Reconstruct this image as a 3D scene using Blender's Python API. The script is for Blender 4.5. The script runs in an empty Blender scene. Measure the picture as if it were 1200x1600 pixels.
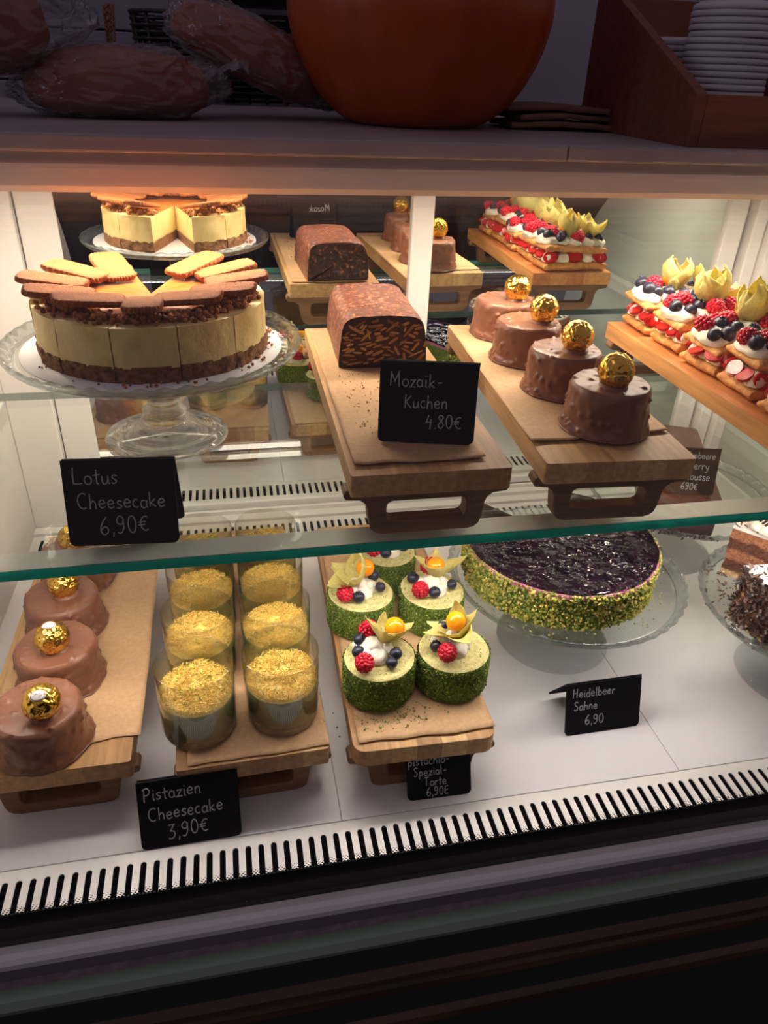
import bpy, bmesh, math, random
import numpy as np
from mathutils import Vector, Matrix, noise
from math import sin, cos, pi, radians

SC = bpy.context.scene
COL = SC.collection

# ------------------------------------------------------------------ camera
CAM_H = 0.6
cam_d = bpy.data.cameras.new('camera')
cam = bpy.data.objects.new('camera', cam_d)
COL.objects.link(cam)
RX = Vector((0.98002346, -0.19529638, 0.03759457))      # right
RD = Vector((-0.06965456, -0.51410336, -0.8548953))     # image down
RF = Vector((0.18628545, 0.83519882, -0.51743663))      # forward
cam.matrix_world = Matrix(((RX.x, -RD.x, -RF.x, 0), (RX.y, -RD.y, -RF.y, 0), (RX.z, -RD.z, -RF.z, CAM_H), (0, 0, 0, 1)))
cam_d.sensor_fit = 'VERTICAL'
cam_d.sensor_height = 36.0
cam_d.lens = 36.0 * 1150.0 / 1600.0
cam_d.clip_start = 0.02
cam_d.clip_end = 50
SC.camera = cam

# ------------------------------------------------------------------ world, room light, exposure
SC.view_settings.view_transform = 'Standard'
SC.view_settings.look = 'None'
SC.view_settings.gamma = 1
SC.view_settings.use_curve_mapping = False
SC.view_settings.exposure = 0.0
W = bpy.data.worlds.new('room_air')
SC.world = W
W.use_nodes = True
W.node_tree.nodes['Background'].inputs[0].default_value = (0.50, 0.39, 0.46, 1)
W.node_tree.nodes['Background'].inputs[1].default_value = 0.31
LED_POWER = 88.0
SHELF_LED_POWER = 29.0
WINDOW_POWER = 3.5

def area_light(name, loc, target, sx, sy, power, color):
    d = bpy.data.lights.new(name, 'AREA')
    d.shape = 'RECTANGLE'; d.size = sx; d.size_y = sy; d.energy = power; d.color = color
    o = bpy.data.objects.new(name, d); COL.objects.link(o)
    o.location = loc
    o.rotation_euler = (Vector(target) - Vector(loc)).to_track_quat('-Z', 'Y').to_euler()
    return o
area_light('window_daylight', (-2.45, 0.2, 1.25), (0.1, 1.0, 0.5), 0.9, 1.1, WINDOW_POWER, (0.72, 0.75, 1.0))

# ------------------------------------------------------------------ materials
def lin(c):
    c = c / 255.0
    return c / 12.92 if c <= 0.04045 else ((c + 0.055) / 1.055) ** 2.4
def rgb(r, g, b): return (lin(r), lin(g), lin(b), 1.0)

class NT:
    def __init__(s, name):
        s.m = bpy.data.materials.new(name); s.m.use_nodes = True
        s.t = s.m.node_tree; s.N = s.t.nodes; s.L = s.t.links
        s.b = s.N['Principled BSDF']; s.o = s.N['Material Output']
    def n(s, typ, **k):
        x = s.N.new(typ)
        for a, v in k.items():
            if a in x.inputs: x.inputs[a].default_value = v
            else: setattr(x, a, v)
        return x
    def l(s, a, b): s.L.new(a, b)

def add_coord(k, scale=(1, 1, 1), src='Object'):
    tc = k.n('ShaderNodeTexCoord'); mp = k.n('ShaderNodeMapping')
    mp.inputs['Scale'].default_value = scale
    k.l(tc.outputs[src], mp.inputs['Vector'])
    return mp.outputs['Vector']

def noise_tex(k, vec, scale, detail=4, rough=0.6):
    n = k.n('ShaderNodeTexNoise'); n.inputs['Scale'].default_value = scale
    n.inputs['Detail'].default_value = detail; n.inputs['Roughness'].default_value = rough
    k.l(vec, n.inputs['Vector'])
    return n.outputs['Fac']

def ramp(k, fac, stops):
    r = k.n('ShaderNodeValToRGB'); e = r.color_ramp.elements
    while len(e) < len(stops): e.new(0.5)
    for i, (p, c) in enumerate(stops):
        e[i].position = p; e[i].color = c
    k.l(fac, r.inputs['Fac'])
    return r.outputs['Color']

def bump(k, h, strength, dist=0.002):
    b = k.n('ShaderNodeBump'); b.inputs['Strength'].default_value = strength; b.inputs['Distance'].default_value = dist
    k.l(h, b.inputs['Height']); k.l(b.outputs['Normal'], k.b.inputs['Normal'])

def mat(name, c1, c2=None, scale=60, rough=0.6, metal=0.0, bstr=0.0, bscale=200, bdist=0.001, stretch=(1, 1, 1),
        lo=0.35, hi=0.65, spec=0.5, sss=0.0, coat=0.0, island=None, trans=0.0, alpha=1.0):
    k = NT(name)
    k.b.inputs['Roughness'].default_value = rough
    k.b.inputs['Metallic'].default_value = metal
    k.b.inputs['Specular IOR Level'].default_value = spec
    k.b.inputs['Base Color'].default_value = c1
    if coat: k.b.inputs['Coat Weight'].default_value = coat; k.b.inputs['Coat Roughness'].default_value = 0.08
    if sss:
        k.b.inputs['Subsurface Weight'].default_value = sss
        k.b.inputs['Subsurface Radius'].default_value = (0.006, 0.004, 0.002)
        k.b.inputs['Subsurface Scale'].default_value = 1.0
    if trans: k.b.inputs['Transmission Weight'].default_value = trans
    vec = add_coord(k, stretch)
    if island:
        g = k.n('ShaderNodeNewGeometry')
        k.l(ramp(k, g.outputs['Random Per Island'], island), k.b.inputs['Base Color'])
    elif c2 is not None:
        k.l(ramp(k, noise_tex(k, vec, scale), [(lo, c1), (hi, c2)]), k.b.inputs['Base Color'])
    if bstr: bump(k, noise_tex(k, vec, bscale), bstr, bdist)
    return k.m

def wood(name, tones, strip=0.034, axis='Y', rough=0.55, grain=1.0):
    k = NT(name)
    tc = k.n('ShaderNodeTexCoord'); sp = k.n('ShaderNodeSeparateXYZ'); k.l(tc.outputs['Object'], sp.inputs[0])
    across = sp.outputs['X'] if axis == 'Y' else sp.outputs['Z']
    d = k.n('ShaderNodeMath', operation='DIVIDE'); k.l(across, d.inputs[0]); d.inputs[1].default_value = strip
    oi = k.n('ShaderNodeObjectInfo')
    ad = k.n('ShaderNodeMath', operation='MULTIPLY_ADD'); k.l(oi.outputs['Random'], ad.inputs[0]); ad.inputs[1].default_value = 37.0
    k.l(d.outputs[0], ad.inputs[2])
    fl = k.n('ShaderNodeMath', operation='FLOOR'); k.l(ad.outputs[0], fl.inputs[0])
    wn = k.n('ShaderNodeTexWhiteNoise', noise_dimensions='1D'); k.l(fl.outputs[0], wn.inputs['W'])
    base = ramp(k, wn.outputs['Value'], [(i / (len(tones) - 1), t) for i, t in enumerate(tones)])
    mp = k.n('ShaderNodeMapping')
    mp.inputs['Scale'].default_value = (90 * grain, 5, 90 * grain) if axis == 'Y' else (5, 90 * grain, 90 * grain)
    k.l(tc.outputs['Object'], mp.inputs['Vector'])
    off = k.n('ShaderNodeVectorMath', operation='ADD'); k.l(mp.outputs[0], off.inputs[0]); k.l(wn.outputs['Color'], off.inputs[1])
    g = noise_tex(k, off.outputs[0], 1.6, 6, 0.65)
    gr = ramp(k, g, [(0.3, (0.55, 0.5, 0.45, 1)), (0.62, (1.1, 1.08, 1.05, 1))])
    mx = k.n('ShaderNodeMixRGB', blend_type='MULTIPLY'); mx.inputs['Fac'].default_value = 0.75
    k.l(base, mx.inputs['Color1']); k.l(gr, mx.inputs['Color2'])
    k.l(mx.outputs[0], k.b.inputs['Base Color'])
    k.b.inputs['Roughness'].default_value = rough
    bump(k, g, 0.15, 0.0006)
    return k.m

def thin_glass(name, tint=(1, 1, 1, 1), f0=0.04, rough=0.0, extra=0.0, gloss=(1, 1, 1, 1), bscale=0, bstr=0):
    """clear pane: Schlick mix of see-through and mirror reflection"""
    k = NT(name)
    lw = k.n('ShaderNodeLayerWeight'); lw.inputs['Blend'].default_value = 0.5
    p = k.n('ShaderNodeMath', operation='POWER'); k.l(lw.outputs['Facing'], p.inputs[0]); p.inputs[1].default_value = 5
    m = k.n('ShaderNodeMath', operation='MULTIPLY_ADD'); k.l(p.outputs[0], m.inputs[0])
    m.inputs[1].default_value = 1 - f0 - extra; m.inputs[2].default_value = f0 + extra
    tr = k.n('ShaderNodeBsdfTransparent'); tr.inputs['Color'].default_value = tint
    gl = k.n('ShaderNodeBsdfGlossy'); gl.inputs['Color'].default_value = gloss; gl.inputs['Roughness'].default_value = rough
    if bstr:
        vec = add_coord(k)
        b = k.n('ShaderNodeBump'); b.inputs['Strength'].default_value = bstr; b.inputs['Distance'].default_value = 0.004
        k.l(noise_tex(k, vec, bscale, 3), b.inputs['Height']); k.l(b.outputs['Normal'], gl.inputs['Normal'])
    mx = k.n('ShaderNodeMixShader')
    k.l(m.outputs[0], mx.inputs['Fac']); k.l(tr.outputs[0], mx.inputs[1]); k.l(gl.outputs[0], mx.inputs[2])
    k.l(mx.outputs[0], k.o.inputs['Surface'])
    return k.m

def real_glass(name, tint, mixfac=0.35):
    """thick cast glass: refraction mixed with straight see-through so that it still lets the lamp light pass"""
    k = NT(name)
    g = k.n('ShaderNodeBsdfGlass'); g.inputs['Color'].default_value = tint; g.inputs['IOR'].default_value = 1.48; g.inputs['Roughness'].default_value = 0.0
    tr = k.n('ShaderNodeBsdfTransparent'); tr.inputs['Color'].default_value = tint
    mx = k.n('ShaderNodeMixShader'); mx.inputs['Fac'].default_value = mixfac
    k.l(g.outputs[0], mx.inputs[1]); k.l(tr.outputs[0], mx.inputs[2]); k.l(mx.outputs[0], k.o.inputs['Surface'])
    return k.m

def emit(name, color, strength, dots=False):
    k = NT(name)
    e = k.n('ShaderNodeEmission'); e.inputs['Color'].default_value = color; e.inputs['Strength'].default_value = strength
    if dots:
        tc = k.n('ShaderNodeTexCoord'); sp = k.n('ShaderNodeSeparateXYZ'); k.l(tc.outputs['Object'], sp.inputs[0])
        outs = []
        for ax, per in (('X', 0.0085), ('Y', 0.0068)):
            a = k.n('ShaderNodeMath', operation='MULTIPLY'); k.l(sp.outputs[ax], a.inputs[0]); a.inputs[1].default_value = 2 * pi / per
            s = k.n('ShaderNodeMath', operation='COSINE'); k.l(a.outputs[0], s.inputs[0])
            h = k.n('ShaderNodeMath', operation='MULTIPLY_ADD'); k.l(s.outputs[0], h.inputs[0]); h.inputs[1].default_value = 0.45; h.inputs[2].default_value = 0.55
            outs.append(h.outputs[0])
        m = k.n('ShaderNodeMath', operation='MULTIPLY'); k.l(outs[0], m.inputs[0]); k.l(outs[1], m.inputs[1])
        m2 = k.n('ShaderNodeMath', operation='MULTIPLY'); k.l(m.outputs[0], m2.inputs[0]); m2.inputs[1].default_value = strength * 3.3
        k.l(m2.outputs[0], e.inputs['Strength'])
    k.l(e.outputs[0], k.o.inputs['Surface'])
    return k.m

M = {}
M['white'] = mat('white_enamel', (0.74, 0.71, 0.68, 1), rough=0.35)
M['whitematte'] = mat('white_plastic', (0.70, 0.67, 0.64, 1), rough=0.5)
M['deck'] = mat('white_deck_panel', (0.76, 0.73, 0.74, 1), rough=0.22)
M['greypanel'] = mat('grey_green_panel', (0.42, 0.45, 0.40, 1), rough=0.16)
M['duct'] = mat('black_duct', (0.006, 0.006, 0.007, 1), rough=0.7)
M['ductgrey'] = mat('grey_duct_wall', (0.16, 0.16, 0.16, 1), rough=0.6)
M['blackband'] = mat('black_enamel_on_glass', (0.003, 0.003, 0.004, 1), rough=0.35, spec=0.2)
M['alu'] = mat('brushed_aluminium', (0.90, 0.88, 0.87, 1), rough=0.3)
M['profile'] = mat('pale_lamp_profile', (0.80, 0.77, 0.70, 1), rough=0.4)
M['mauve'] = mat('mauve_grey_profile', (0.25, 0.21, 0.25, 1), (0.19, 0.16, 0.19, 1), 40, rough=0.4, stretch=(0.1, 1, 1))
M['mauve_l'] = mat('pale_mauve_seal', (0.40, 0.32, 0.36, 1), (0.28, 0.22, 0.26, 1), 90, rough=0.6)
M['green'] = mat('sage_green_paint', (0.34, 0.46, 0.36, 1), rough=0.5)
M['dkgreen'] = mat('dark_teal_paint', (0.05, 0.07, 0.068, 1), rough=0.5)
M['bronze'] = mat('bronze_moulding_paint', (0.14, 0.07, 0.035, 1), (0.06, 0.032, 0.02, 1), 30, rough=0.45, stretch=(0.1, 1, 1))
M['slab'] = mat('pale_stone_counter', (0.42, 0.36, 0.37, 1), (0.34, 0.29, 0.30, 1), 5, rough=0.5)
M['rail'] = mat('beige_rail_paint', (0.76, 0.68, 0.63, 1), rough=0.4)
M['mirror'] = mat('mirror_silver', (0.86, 0.88, 0.86, 1), rough=0.0, metal=1.0)
M['glassedge'] = mat('green_glass_edge', (0.0, 0.48, 0.35, 1), rough=0.12, spec=0.6, trans=0.2)
M['rearedge'] = mat('dark_glass_edge', (0.10, 0.16, 0.14, 1), rough=0.1, trans=0.6)
M['pane'] = thin_glass('clear_front_pane', (0.985, 0.99, 0.985, 1), 0.015)
M['shelfglass'] = thin_glass('clear_shelf_glass', (0.955, 0.98, 0.965, 1), 0.025)
M['plateglass'] = thin_glass('cake_stand_plate_glass', (0.96, 0.985, 0.98, 1), 0.05, 0.02, 0.03, bscale=60, bstr=0.1)
M['rimglass'] = real_glass('cast_rim_glass', (0.965, 0.995, 1.0, 1), 0.55)
M['footglass'] = real_glass('cast_foot_glass', (0.98, 0.99, 0.99, 1), 0.4)
M['clearfoot'] = real_glass('clear_pressed_foot_glass', (0.995, 1.0, 1.0, 1), 0.84)
M['plastic'] = thin_glass('clear_plastic_film', (0.975, 0.975, 0.955, 1), 0.05, 0.08, 0.06)
M['bag'] = thin_glass('crinkled_clear_bag', (0.93, 0.92, 0.95, 1), 0.03, 0.16, 0.03, (0.8, 0.8, 0.85, 1), bscale=38, bstr=1.0)
def bag_mat():
    k = NT('crinkled_clear_bag')
    lw = k.n('ShaderNodeLayerWeight'); lw.inputs['Blend'].default_value = 0.5
    p = k.n('ShaderNodeMath', operation='POWER'); k.l(lw.outputs['Facing'], p.inputs[0]); p.inputs[1].default_value = 3
    m = k.n('ShaderNodeMath', operation='MULTIPLY_ADD'); k.l(p.outputs[0], m.inputs[0]); m.inputs[1].default_value = 0.7; m.inputs[2].default_value = 0.05
    tr = k.n('ShaderNodeBsdfTransparent'); tr.inputs['Color'].default_value = (0.95, 0.94, 0.96, 1)
    gl = k.n('ShaderNodeBsdfGlossy'); gl.inputs['Roughness'].default_value = 0.12
    df = k.n('ShaderNodeBsdfDiffuse'); df.inputs['Color'].default_value = (0.55, 0.5, 0.55, 1)
    a = k.n('ShaderNodeMixShader'); a.inputs['Fac'].default_value = 0.10; k.l(tr.outputs[0], a.inputs[1]); k.l(df.outputs[0], a.inputs[2])
    mx = k.n('ShaderNodeMixShader'); k.l(m.outputs[0], mx.inputs['Fac']); k.l(a.outputs[0], mx.inputs[1]); k.l(gl.outputs[0], mx.inputs[2])
    k.l(mx.outputs[0], k.o.inputs['Surface'])
    return k.m
M['bag'] = bag_mat()
M['innerceil'] = mat('grey_inner_ceiling', (0.20, 0.19, 0.18, 1), rough=0.7)
M['led'] = emit('warm_led_diodes', (1.0, 0.85, 0.68, 1), LED_POWER, True)
M['led2'] = emit('neutral_led_diodes', (1.0, 0.91, 0.84, 1), SHELF_LED_POWER, True)
M['acacia'] = wood('acacia_plank', [rgb(140, 98, 60), rgb(188, 146, 98), rgb(208, 166, 112), rgb(160, 112, 70), rgb(216, 178, 124), rgb(180, 134, 86)], 0.024)
M['acacialeg'] = wood('acacia_leg', [rgb(120, 86, 58), rgb(142, 104, 70)], 0.06, 'Z')
M['liveedge'] = wood('pale_acacia_plank', [rgb(206, 140, 80), rgb(222, 168, 100), rgb(186, 116, 62), rgb(216, 156, 92)], 0.03, grain=0.7)
M['kraft'] = mat('brown_baking_paper', rgb(198, 160, 118), rgb(186, 146, 104), 300, rough=0.7, bstr=0.15, bscale=900, bdist=0.0004)
M['tag'] = mat('black_slate_plastic', (0.007, 0.007, 0.008, 1), rough=0.75, spec=0.15)
M['chalk'] = mat('white_chalk_pen', (0.52, 0.52, 0.54, 1), (0.40, 0.40, 0.42, 1), 500, rough=0.9)
M['choc'] = mat('milk_chocolate', rgb(134, 88, 66), rgb(120, 74, 54), 25, rough=0.38, bstr=0.12, bscale=120, bdist=0.001)
M['darkchoc'] = mat('dark_chocolate', rgb(74, 44, 38), rgb(50, 28, 24), 40, rough=0.4, bstr=0.3, bscale=150)
M['gold'] = mat('gold_foil', (0.95, 0.62, 0.13, 1), (0.85, 0.47, 0.06, 1), 100, rough=0.22, metal=1.0)
M['sticker'] = mat('white_oval_sticker', (0.8, 0.8, 0.78, 1), rough=0.5)
M['stickerink'] = mat('brown_sticker_print', rgb(120, 84, 60), rough=0.6)
def cheese_mat():
    k = NT('cheesecake_filling'); vec = add_coord(k, (1, 1, 0.75))
    k.l(ramp(k, noise_tex(k, vec, 38, 5), [(0.30, rgb(218, 186, 116)), (0.46, rgb(236, 208, 140)), (0.7, rgb(242, 220, 158))]), k.b.inputs['Base Color'])
    k.b.inputs['Roughness'].default_value = 0.5
    k.b.inputs['Subsurface Weight'].default_value = 0.15; k.b.inputs['Subsurface Radius'].default_value = (0.01, 0.007, 0.003)
    bump(k, noise_tex(k, vec, 110, 6), 0.6, 0.002)
    return k.m
M['cheese'] = cheese_mat()
M['crust'] = mat('biscuit_crust', rgb(160, 112, 70), rgb(104, 66, 40), 170, rough=0.85, bstr=0.9, bscale=260, bdist=0.003)
M['caramel'] = mat('caramel_glaze', rgb(198, 116, 50), rgb(188, 104, 42), 30, rough=0.3, sss=0.1)
M['crumble'] = mat('biscuit_crumble', rgb(148, 88, 48), island=[(0.0, rgb(124, 70, 36)), (0.5, rgb(166, 102, 56)), (1.0, rgb(196, 132, 76))], rough=0.85, bstr=0.7, bscale=500)
M['biscuit'] = mat('caramelised_biscuit', rgb(184, 110, 52), rgb(160, 88, 38), 60, rough=0.8, bstr=1.0, bscale=380, bdist=0.0028)
M['silverboard'] = mat('silver_cake_board', (0.78, 0.76, 0.76, 1), rough=0.35, bstr=0.3, bscale=350)
M['mosaic'] = mat('mosaic_dark_filling', rgb(70, 40, 32), rgb(48, 26, 20), 200, rough=0.6, bstr=0.4, bscale=300)
M['mosaicbit'] = mat('pale_biscuit_piece', rgb(190, 138, 80), rgb(150, 100, 56), 300, island=[(0, rgb(132, 84, 48)), (0.5, rgb(182, 128, 74)), (1, rgb(206, 158, 98))], rough=0.8, bstr=0.4, bscale=600)
M['mosaicskin'] = mat('mosaic_chocolate_skin', rgb(104, 62, 50), rgb(206, 128, 84), 210, rough=0.42, lo=0.53, hi=0.66, bstr=0.5, bscale=160)
M['mosaicend'] = mat('mosaic_rough_end', rgb(62, 34, 27), rgb(168, 104, 58), 130, rough=0.35, lo=0.55, hi=0.68, bstr=1.0, bscale=130, bdist=0.004)
M['pasta'] = mat('kataifi_strands', rgb(236, 186, 74), island=[(0.0, rgb(216, 164, 52)), (0.3, rgb(248, 206, 92)), (0.7, rgb(255, 228, 130)), (0.9, rgb(240, 180, 80)), (0.93, rgb(150, 150, 66)), (1.0, rgb(170, 166, 84))], rough=0.55)
M['pistacream'] = mat('pistachio_cheesecake', rgb(150, 150, 98), rgb(128, 128, 82), 40, rough=0.5, bstr=0.2, bscale=200)
M['pistacrust'] = mat('brown_biscuit_layer', rgb(132, 104, 70), rgb(100, 76, 50), 200, rough=0.8)
M['sponge'] = mat('pistachio_sponge', rgb(222, 212, 150), rgb(196, 184, 118), 240, rough=0.85, bstr=0.8, bscale=420, bdist=0.0015)
M['pistacrumb'] = mat('ground_pistachio', rgb(120, 142, 50), island=[(0.0, rgb(60, 84, 24)), (0.4, rgb(104, 130, 40)), (0.8, rgb(140, 158, 58)), (1.0, rgb(176, 178, 88))], rough=0.8)
M['pistaside'] = mat('pistachio_dusted_side', rgb(84, 108, 36), rgb(128, 150, 54), 300, rough=0.9, bstr=1.0, bscale=500, bdist=0.002)
M['yellowcrumb'] = mat('chopped_pistachio', rgb(150, 150, 60), island=[(0.0, rgb(78, 92, 30)), (0.35, rgb(128, 138, 48)), (0.7, rgb(168, 166, 70)), (0.9, rgb(206, 178, 88)), (1.0, rgb(222, 188, 110))], rough=0.8)
M['cream'] = mat('whipped_cream', (0.84, 0.79, 0.68, 1), rough=0.45, bstr=0.25, bscale=160, sss=0.1)
M['creamy'] = mat('ivory_cream', (0.84, 0.78, 0.64, 1), rough=0.4, bstr=0.3, bscale=120, sss=0.1)
M['rasp'] = mat('raspberry_flesh', rgb(206, 24, 48), rgb(168, 10, 32), 120, rough=0.22, sss=0.15)
M['blueb'] = mat('blueberry_skin', rgb(44, 46, 66), rgb(24, 24, 36), 140, rough=0.38, bstr=0.1)
M['physalis'] = mat('physalis_berry', rgb(246, 168, 24), rgb(240, 140, 14), 50, rough=0.18, sss=0.2)
def husk_mat():
    k = NT('papery_husk'); vec = add_coord(k)
    v = k.n('ShaderNodeTexVoronoi', feature='DISTANCE_TO_EDGE'); v.inputs['Scale'].default_value = 330; k.l(vec, v.inputs['Vector'])
    k.l(ramp(k, v.outputs['Distance'], [(0.0, rgb(206, 196, 112)), (0.10, rgb(224, 214, 134)), (1.0, rgb(236, 226, 158))]), k.b.inputs['Base Color'])
    k.b.inputs['Roughness'].default_value = 0.5
    tl = k.n('ShaderNodeBsdfTranslucent'); tl.inputs['Color'].default_value = rgb(228, 214, 120)
    mx = k.n('ShaderNodeMixShader'); mx.inputs['Fac'].default_value = 0.35
    k.l(k.b.outputs[0], mx.inputs[1]); k.l(tl.outputs[0], mx.inputs[2]); k.l(mx.outputs[0], k.o.inputs['Surface'])
    bump(k, v.outputs['Distance'], 0.3, 0.001)
    return k.m
M['husk'] = husk_mat()
M['straw'] = mat('strawberry_slice', rgb(206, 34, 30), rgb(150, 14, 20), 160, rough=0.25, sss=0.1)
M['strawin'] = mat('strawberry_cut_face', rgb(190, 34, 28), rgb(206, 60, 44), 140, rough=0.25, lo=0.45, hi=0.75)
M['pastry'] = mat('golden_puff_pastry', rgb(226, 168, 96), rgb(190, 122, 58), 110, rough=0.6, bstr=0.8, bscale=260, bdist=0.002)
def jelly_mat():
    k = NT('dark_blueberry_jelly'); vec = add_coord(k, (1, 1, 0.4))
    k.l(ramp(k, noise_tex(k, vec, 55, 5), [(0.4, rgb(11, 5, 14)), (0.75, rgb(34, 10, 30))]), k.b.inputs['Base Color'])
    k.b.inputs['Roughness'].default_value = 0.05
    bump(k, noise_tex(k, vec, 48, 2, 0.45), 1.0, 0.014)
    return k.m
M['jelly'] = jelly_mat()
M['pink'] = mat('pink_berry_cream', rgb(206, 124, 160), rgb(176, 90, 136), 60, rough=0.4)
M['flake'] = mat('dark_chocolate_flakes', rgb(78, 54, 48), island=[(0, rgb(44, 31, 29)), (0.6, rgb(72, 52, 47)), (1, rgb(112, 80, 66))], rough=0.45)
def layer_mat():
    k = NT('chocolate_sponge_layers'); vec = add_coord(k)
    sp = k.n('ShaderNodeSeparateXYZ'); k.l(vec, sp.inputs[0])
    ad = k.n('ShaderNodeMath', operation='MULTIPLY_ADD'); k.l(noise_tex(k, vec, 70, 4), ad.inputs[0]); ad.inputs[1].default_value = 0.012; k.l(sp.outputs['Z'], ad.inputs[2])
    sc = k.n('ShaderNodeMath', operation='MULTIPLY'); k.l(ad.outputs[0], sc.inputs[0]); sc.inputs[1].default_value = 13.5
    D, Lt, Cr = rgb(112, 66, 48), rgb(184, 122, 86), rgb(226, 190, 140)
    c = ramp(k, sc.outputs[0], [(0.0, Cr), (0.16, Cr), (0.20, D), (0.36, D), (0.40, Lt), (0.54, Lt), (0.58, D), (0.72, D), (0.76, Lt), (1.0, Lt)])
    mx = k.n('ShaderNodeMixRGB', blend_type='MULTIPLY'); mx.inputs['Fac'].default_value = 0.8
    k.l(c, mx.inputs['Color1']); k.l(ramp(k, noise_tex(k, vec, 320, 3), [(0.35, (0.5, 0.46, 0.44, 1)), (0.6, (1, 1, 1, 1))]), mx.inputs['Color2'])
    k.l(mx.outputs[0], k.b.inputs['Base Color']); k.b.inputs['Roughness'].default_value = 0.9
    bump(k, noise_tex(k, vec, 240, 4), 1.0, 0.004)
    return k.m
M['layer'] = layer_mat()
M['mousse'] = mat('chocolate_mousse_glaze', rgb(100, 58, 52), rgb(84, 46, 42), 30, rough=0.3)
M['pumpkin'] = mat('pumpkin_skin', rgb(190, 84, 28), rgb(168, 66, 20), 9, rough=0.42, bstr=0.1, bscale=60, stretch=(2, 2, 0.6))
M['bread'] = mat('brown_bread_crust', rgb(166, 94, 60), rgb(128, 66, 42), 14, rough=0.9, bstr=0.5, bscale=60, bdist=0.003)
M['boxwood'] = wood('brown_box_wood', [rgb(128, 74, 52), rgb(136, 80, 56)], 0.2, 'Z', 0.6, 0.6)
M['lid'] = mat('white_plastic_lid', (0.62, 0.58, 0.64, 1), rough=0.35, sss=0.1)
M['paperbag'] = mat('kraft_bag_paper', rgb(140, 104, 82), rgb(120, 86, 66), 30, rough=0.8, bstr=0.2, bscale=120)
M['wicker'] = mat('black_wicker', (0.022, 0.018, 0.02, 1), rough=0.35)
M['twig'] = mat('dried_wheat', rgb(150, 104, 76), rgb(116, 78, 56), 60, rough=0.8)
M['backwall'] = mat('pale_plaster_wall', (0.42, 0.39, 0.47, 1), (0.38, 0.35, 0.43, 1), 4, rough=0.9)
M['boards'] = mat('grey_wall_boards', (0.28, 0.26, 0.34, 1), rough=0.7)
M['shelfboard'] = mat('grey_shelf_board', (0.27, 0.23, 0.25, 1), rough=0.6)
M['brownwall'] = mat('dark_brown_panelling', (0.045, 0.032, 0.028, 1), (0.028, 0.02, 0.018, 1), 6, rough=0.7, stretch=(3, 3, 0.4))
M['floor'] = mat('dark_shop_floor', (0.05, 0.045, 0.045, 1), rough=0.5)
M['ceiling'] = mat('shop_ceiling', (0.2, 0.19, 0.2, 1), rough=0.9)
M['screw'] = mat('steel_screw', (0.6, 0.6, 0.6, 1), rough=0.3, metal=1.0)

# ------------------------------------------------------------------ geometry helpers
class G:
    """collects faces; build() links ONE mesh object"""
    def __init__(s): s.V = []; s.F = []; s.I = []
    def add(s, vf, m=None, mi=0):
        V, F = vf; b = len(s.V)
        if m is None: s.V.extend([tuple(v) for v in V])
        else: s.V.extend([tuple(m @ Vector(v)) for v in V])
        s.F.extend([tuple(b + i for i in f) for f in F]); s.I.extend([mi] * len(F))
        return s
    def build(s, name, mats, parent=None, smooth=True, loc=None, rot=None):
        me = bpy.data.meshes.new(name)
        me.from_pydata(s.V, [], s.F)
        mats = mats if isinstance(mats, (list, tuple)) else [mats]
        for m in mats: me.materials.append(m)
        me.polygons.foreach_set('material_index', s.I)
        me.polygons.foreach_set('use_smooth', [smooth] * len(s.F))
        me.update()
        return link(name, me, parent, loc, rot)

def link(name, me, parent=None, loc=None, rot=None):
    o = bpy.data.objects.new(name, me); COL.objects.link(o)
    if parent: o.parent = parent
    if loc is not None: o.location = loc
    if rot is not None: o.rotation_euler = rot
    return o

def T(x=0, y=0, z=0, rx=0, ry=0, rz=0, s=1.0):
    S = s if isinstance(s, tuple) else (s, s, s)
    return Matrix.Translation((x, y, z)) @ Matrix.Rotation(rz, 4, 'Z') @ Matrix.Rotation(ry, 4, 'Y') @ Matrix.Rotation(rx, 4, 'X') @ Matrix.Diagonal((*S, 1))

def thing(name, label, cat, loc=(0, 0, 0), rz=0, group=None):
    o = bpy.data.objects.new(name, None); COL.objects.link(o)
    o.empty_display_size = 0.02
    o.location = loc; o.rotation_euler = (0, 0, rz)
    return tag(o, label, cat, group)
def tag(o, label=None, cat=None, group=None, kind=None):
    if label: o['label'] = label
    if cat: o['category'] = cat
    if group: o['group'] = group
    if kind: o['kind'] = kind
    return o
def struct(o): o['kind'] = 'structure'; return o

def box(x0, x1, y0, y1, z0, z1):
    V = [(x0, y0, z0), (x1, y0, z0), (x1, y1, z0), (x0, y1, z0), (x0, y0, z1), (x1, y0, z1), (x1, y1, z1), (x0, y1, z1)]
    return V, [(0, 3, 2, 1), (4, 5, 6, 7), (0, 1, 5, 4), (1, 2, 6, 5), (2, 3, 7, 6), (3, 0, 4, 7)]

def bevel(o, w=0.002, seg=2):
    m = o.modifiers.new('bevel', 'BEVEL'); m.width = w; m.segments = seg; m.limit_method = 'ANGLE'; m.angle_limit = radians(40)
    return o
def solidify(o, t, off=0):
    m = o.modifiers.new('solid', 'SOLIDIFY'); m.thickness = t; m.offset = off
    return o

def lathe(prof, n=48, a0=0.0, a1=2 * pi, fr=None):
    """revolve (r, z) points; fr(angle, r, z) may change the radius"""
    full = abs(a1 - a0 - 2 * pi) < 1e-6
    cols = n if full else n + 1
    V = []; F = []
    k = len(prof)
    for i in range(cols):
        a = a0 + (a1 - a0) * i / n
        for (r, z) in prof:
            rr, zz = (r, z) if fr is None else fr(a, r, z)
            V.append((rr * cos(a), rr * sin(a), zz))
    for i in range(n):
        p = i * k; q = ((i + 1) % cols) * k
        for j in range(k - 1):
            F.append((p + j, q + j, q + j + 1, p + j + 1))
    return V, F

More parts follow.
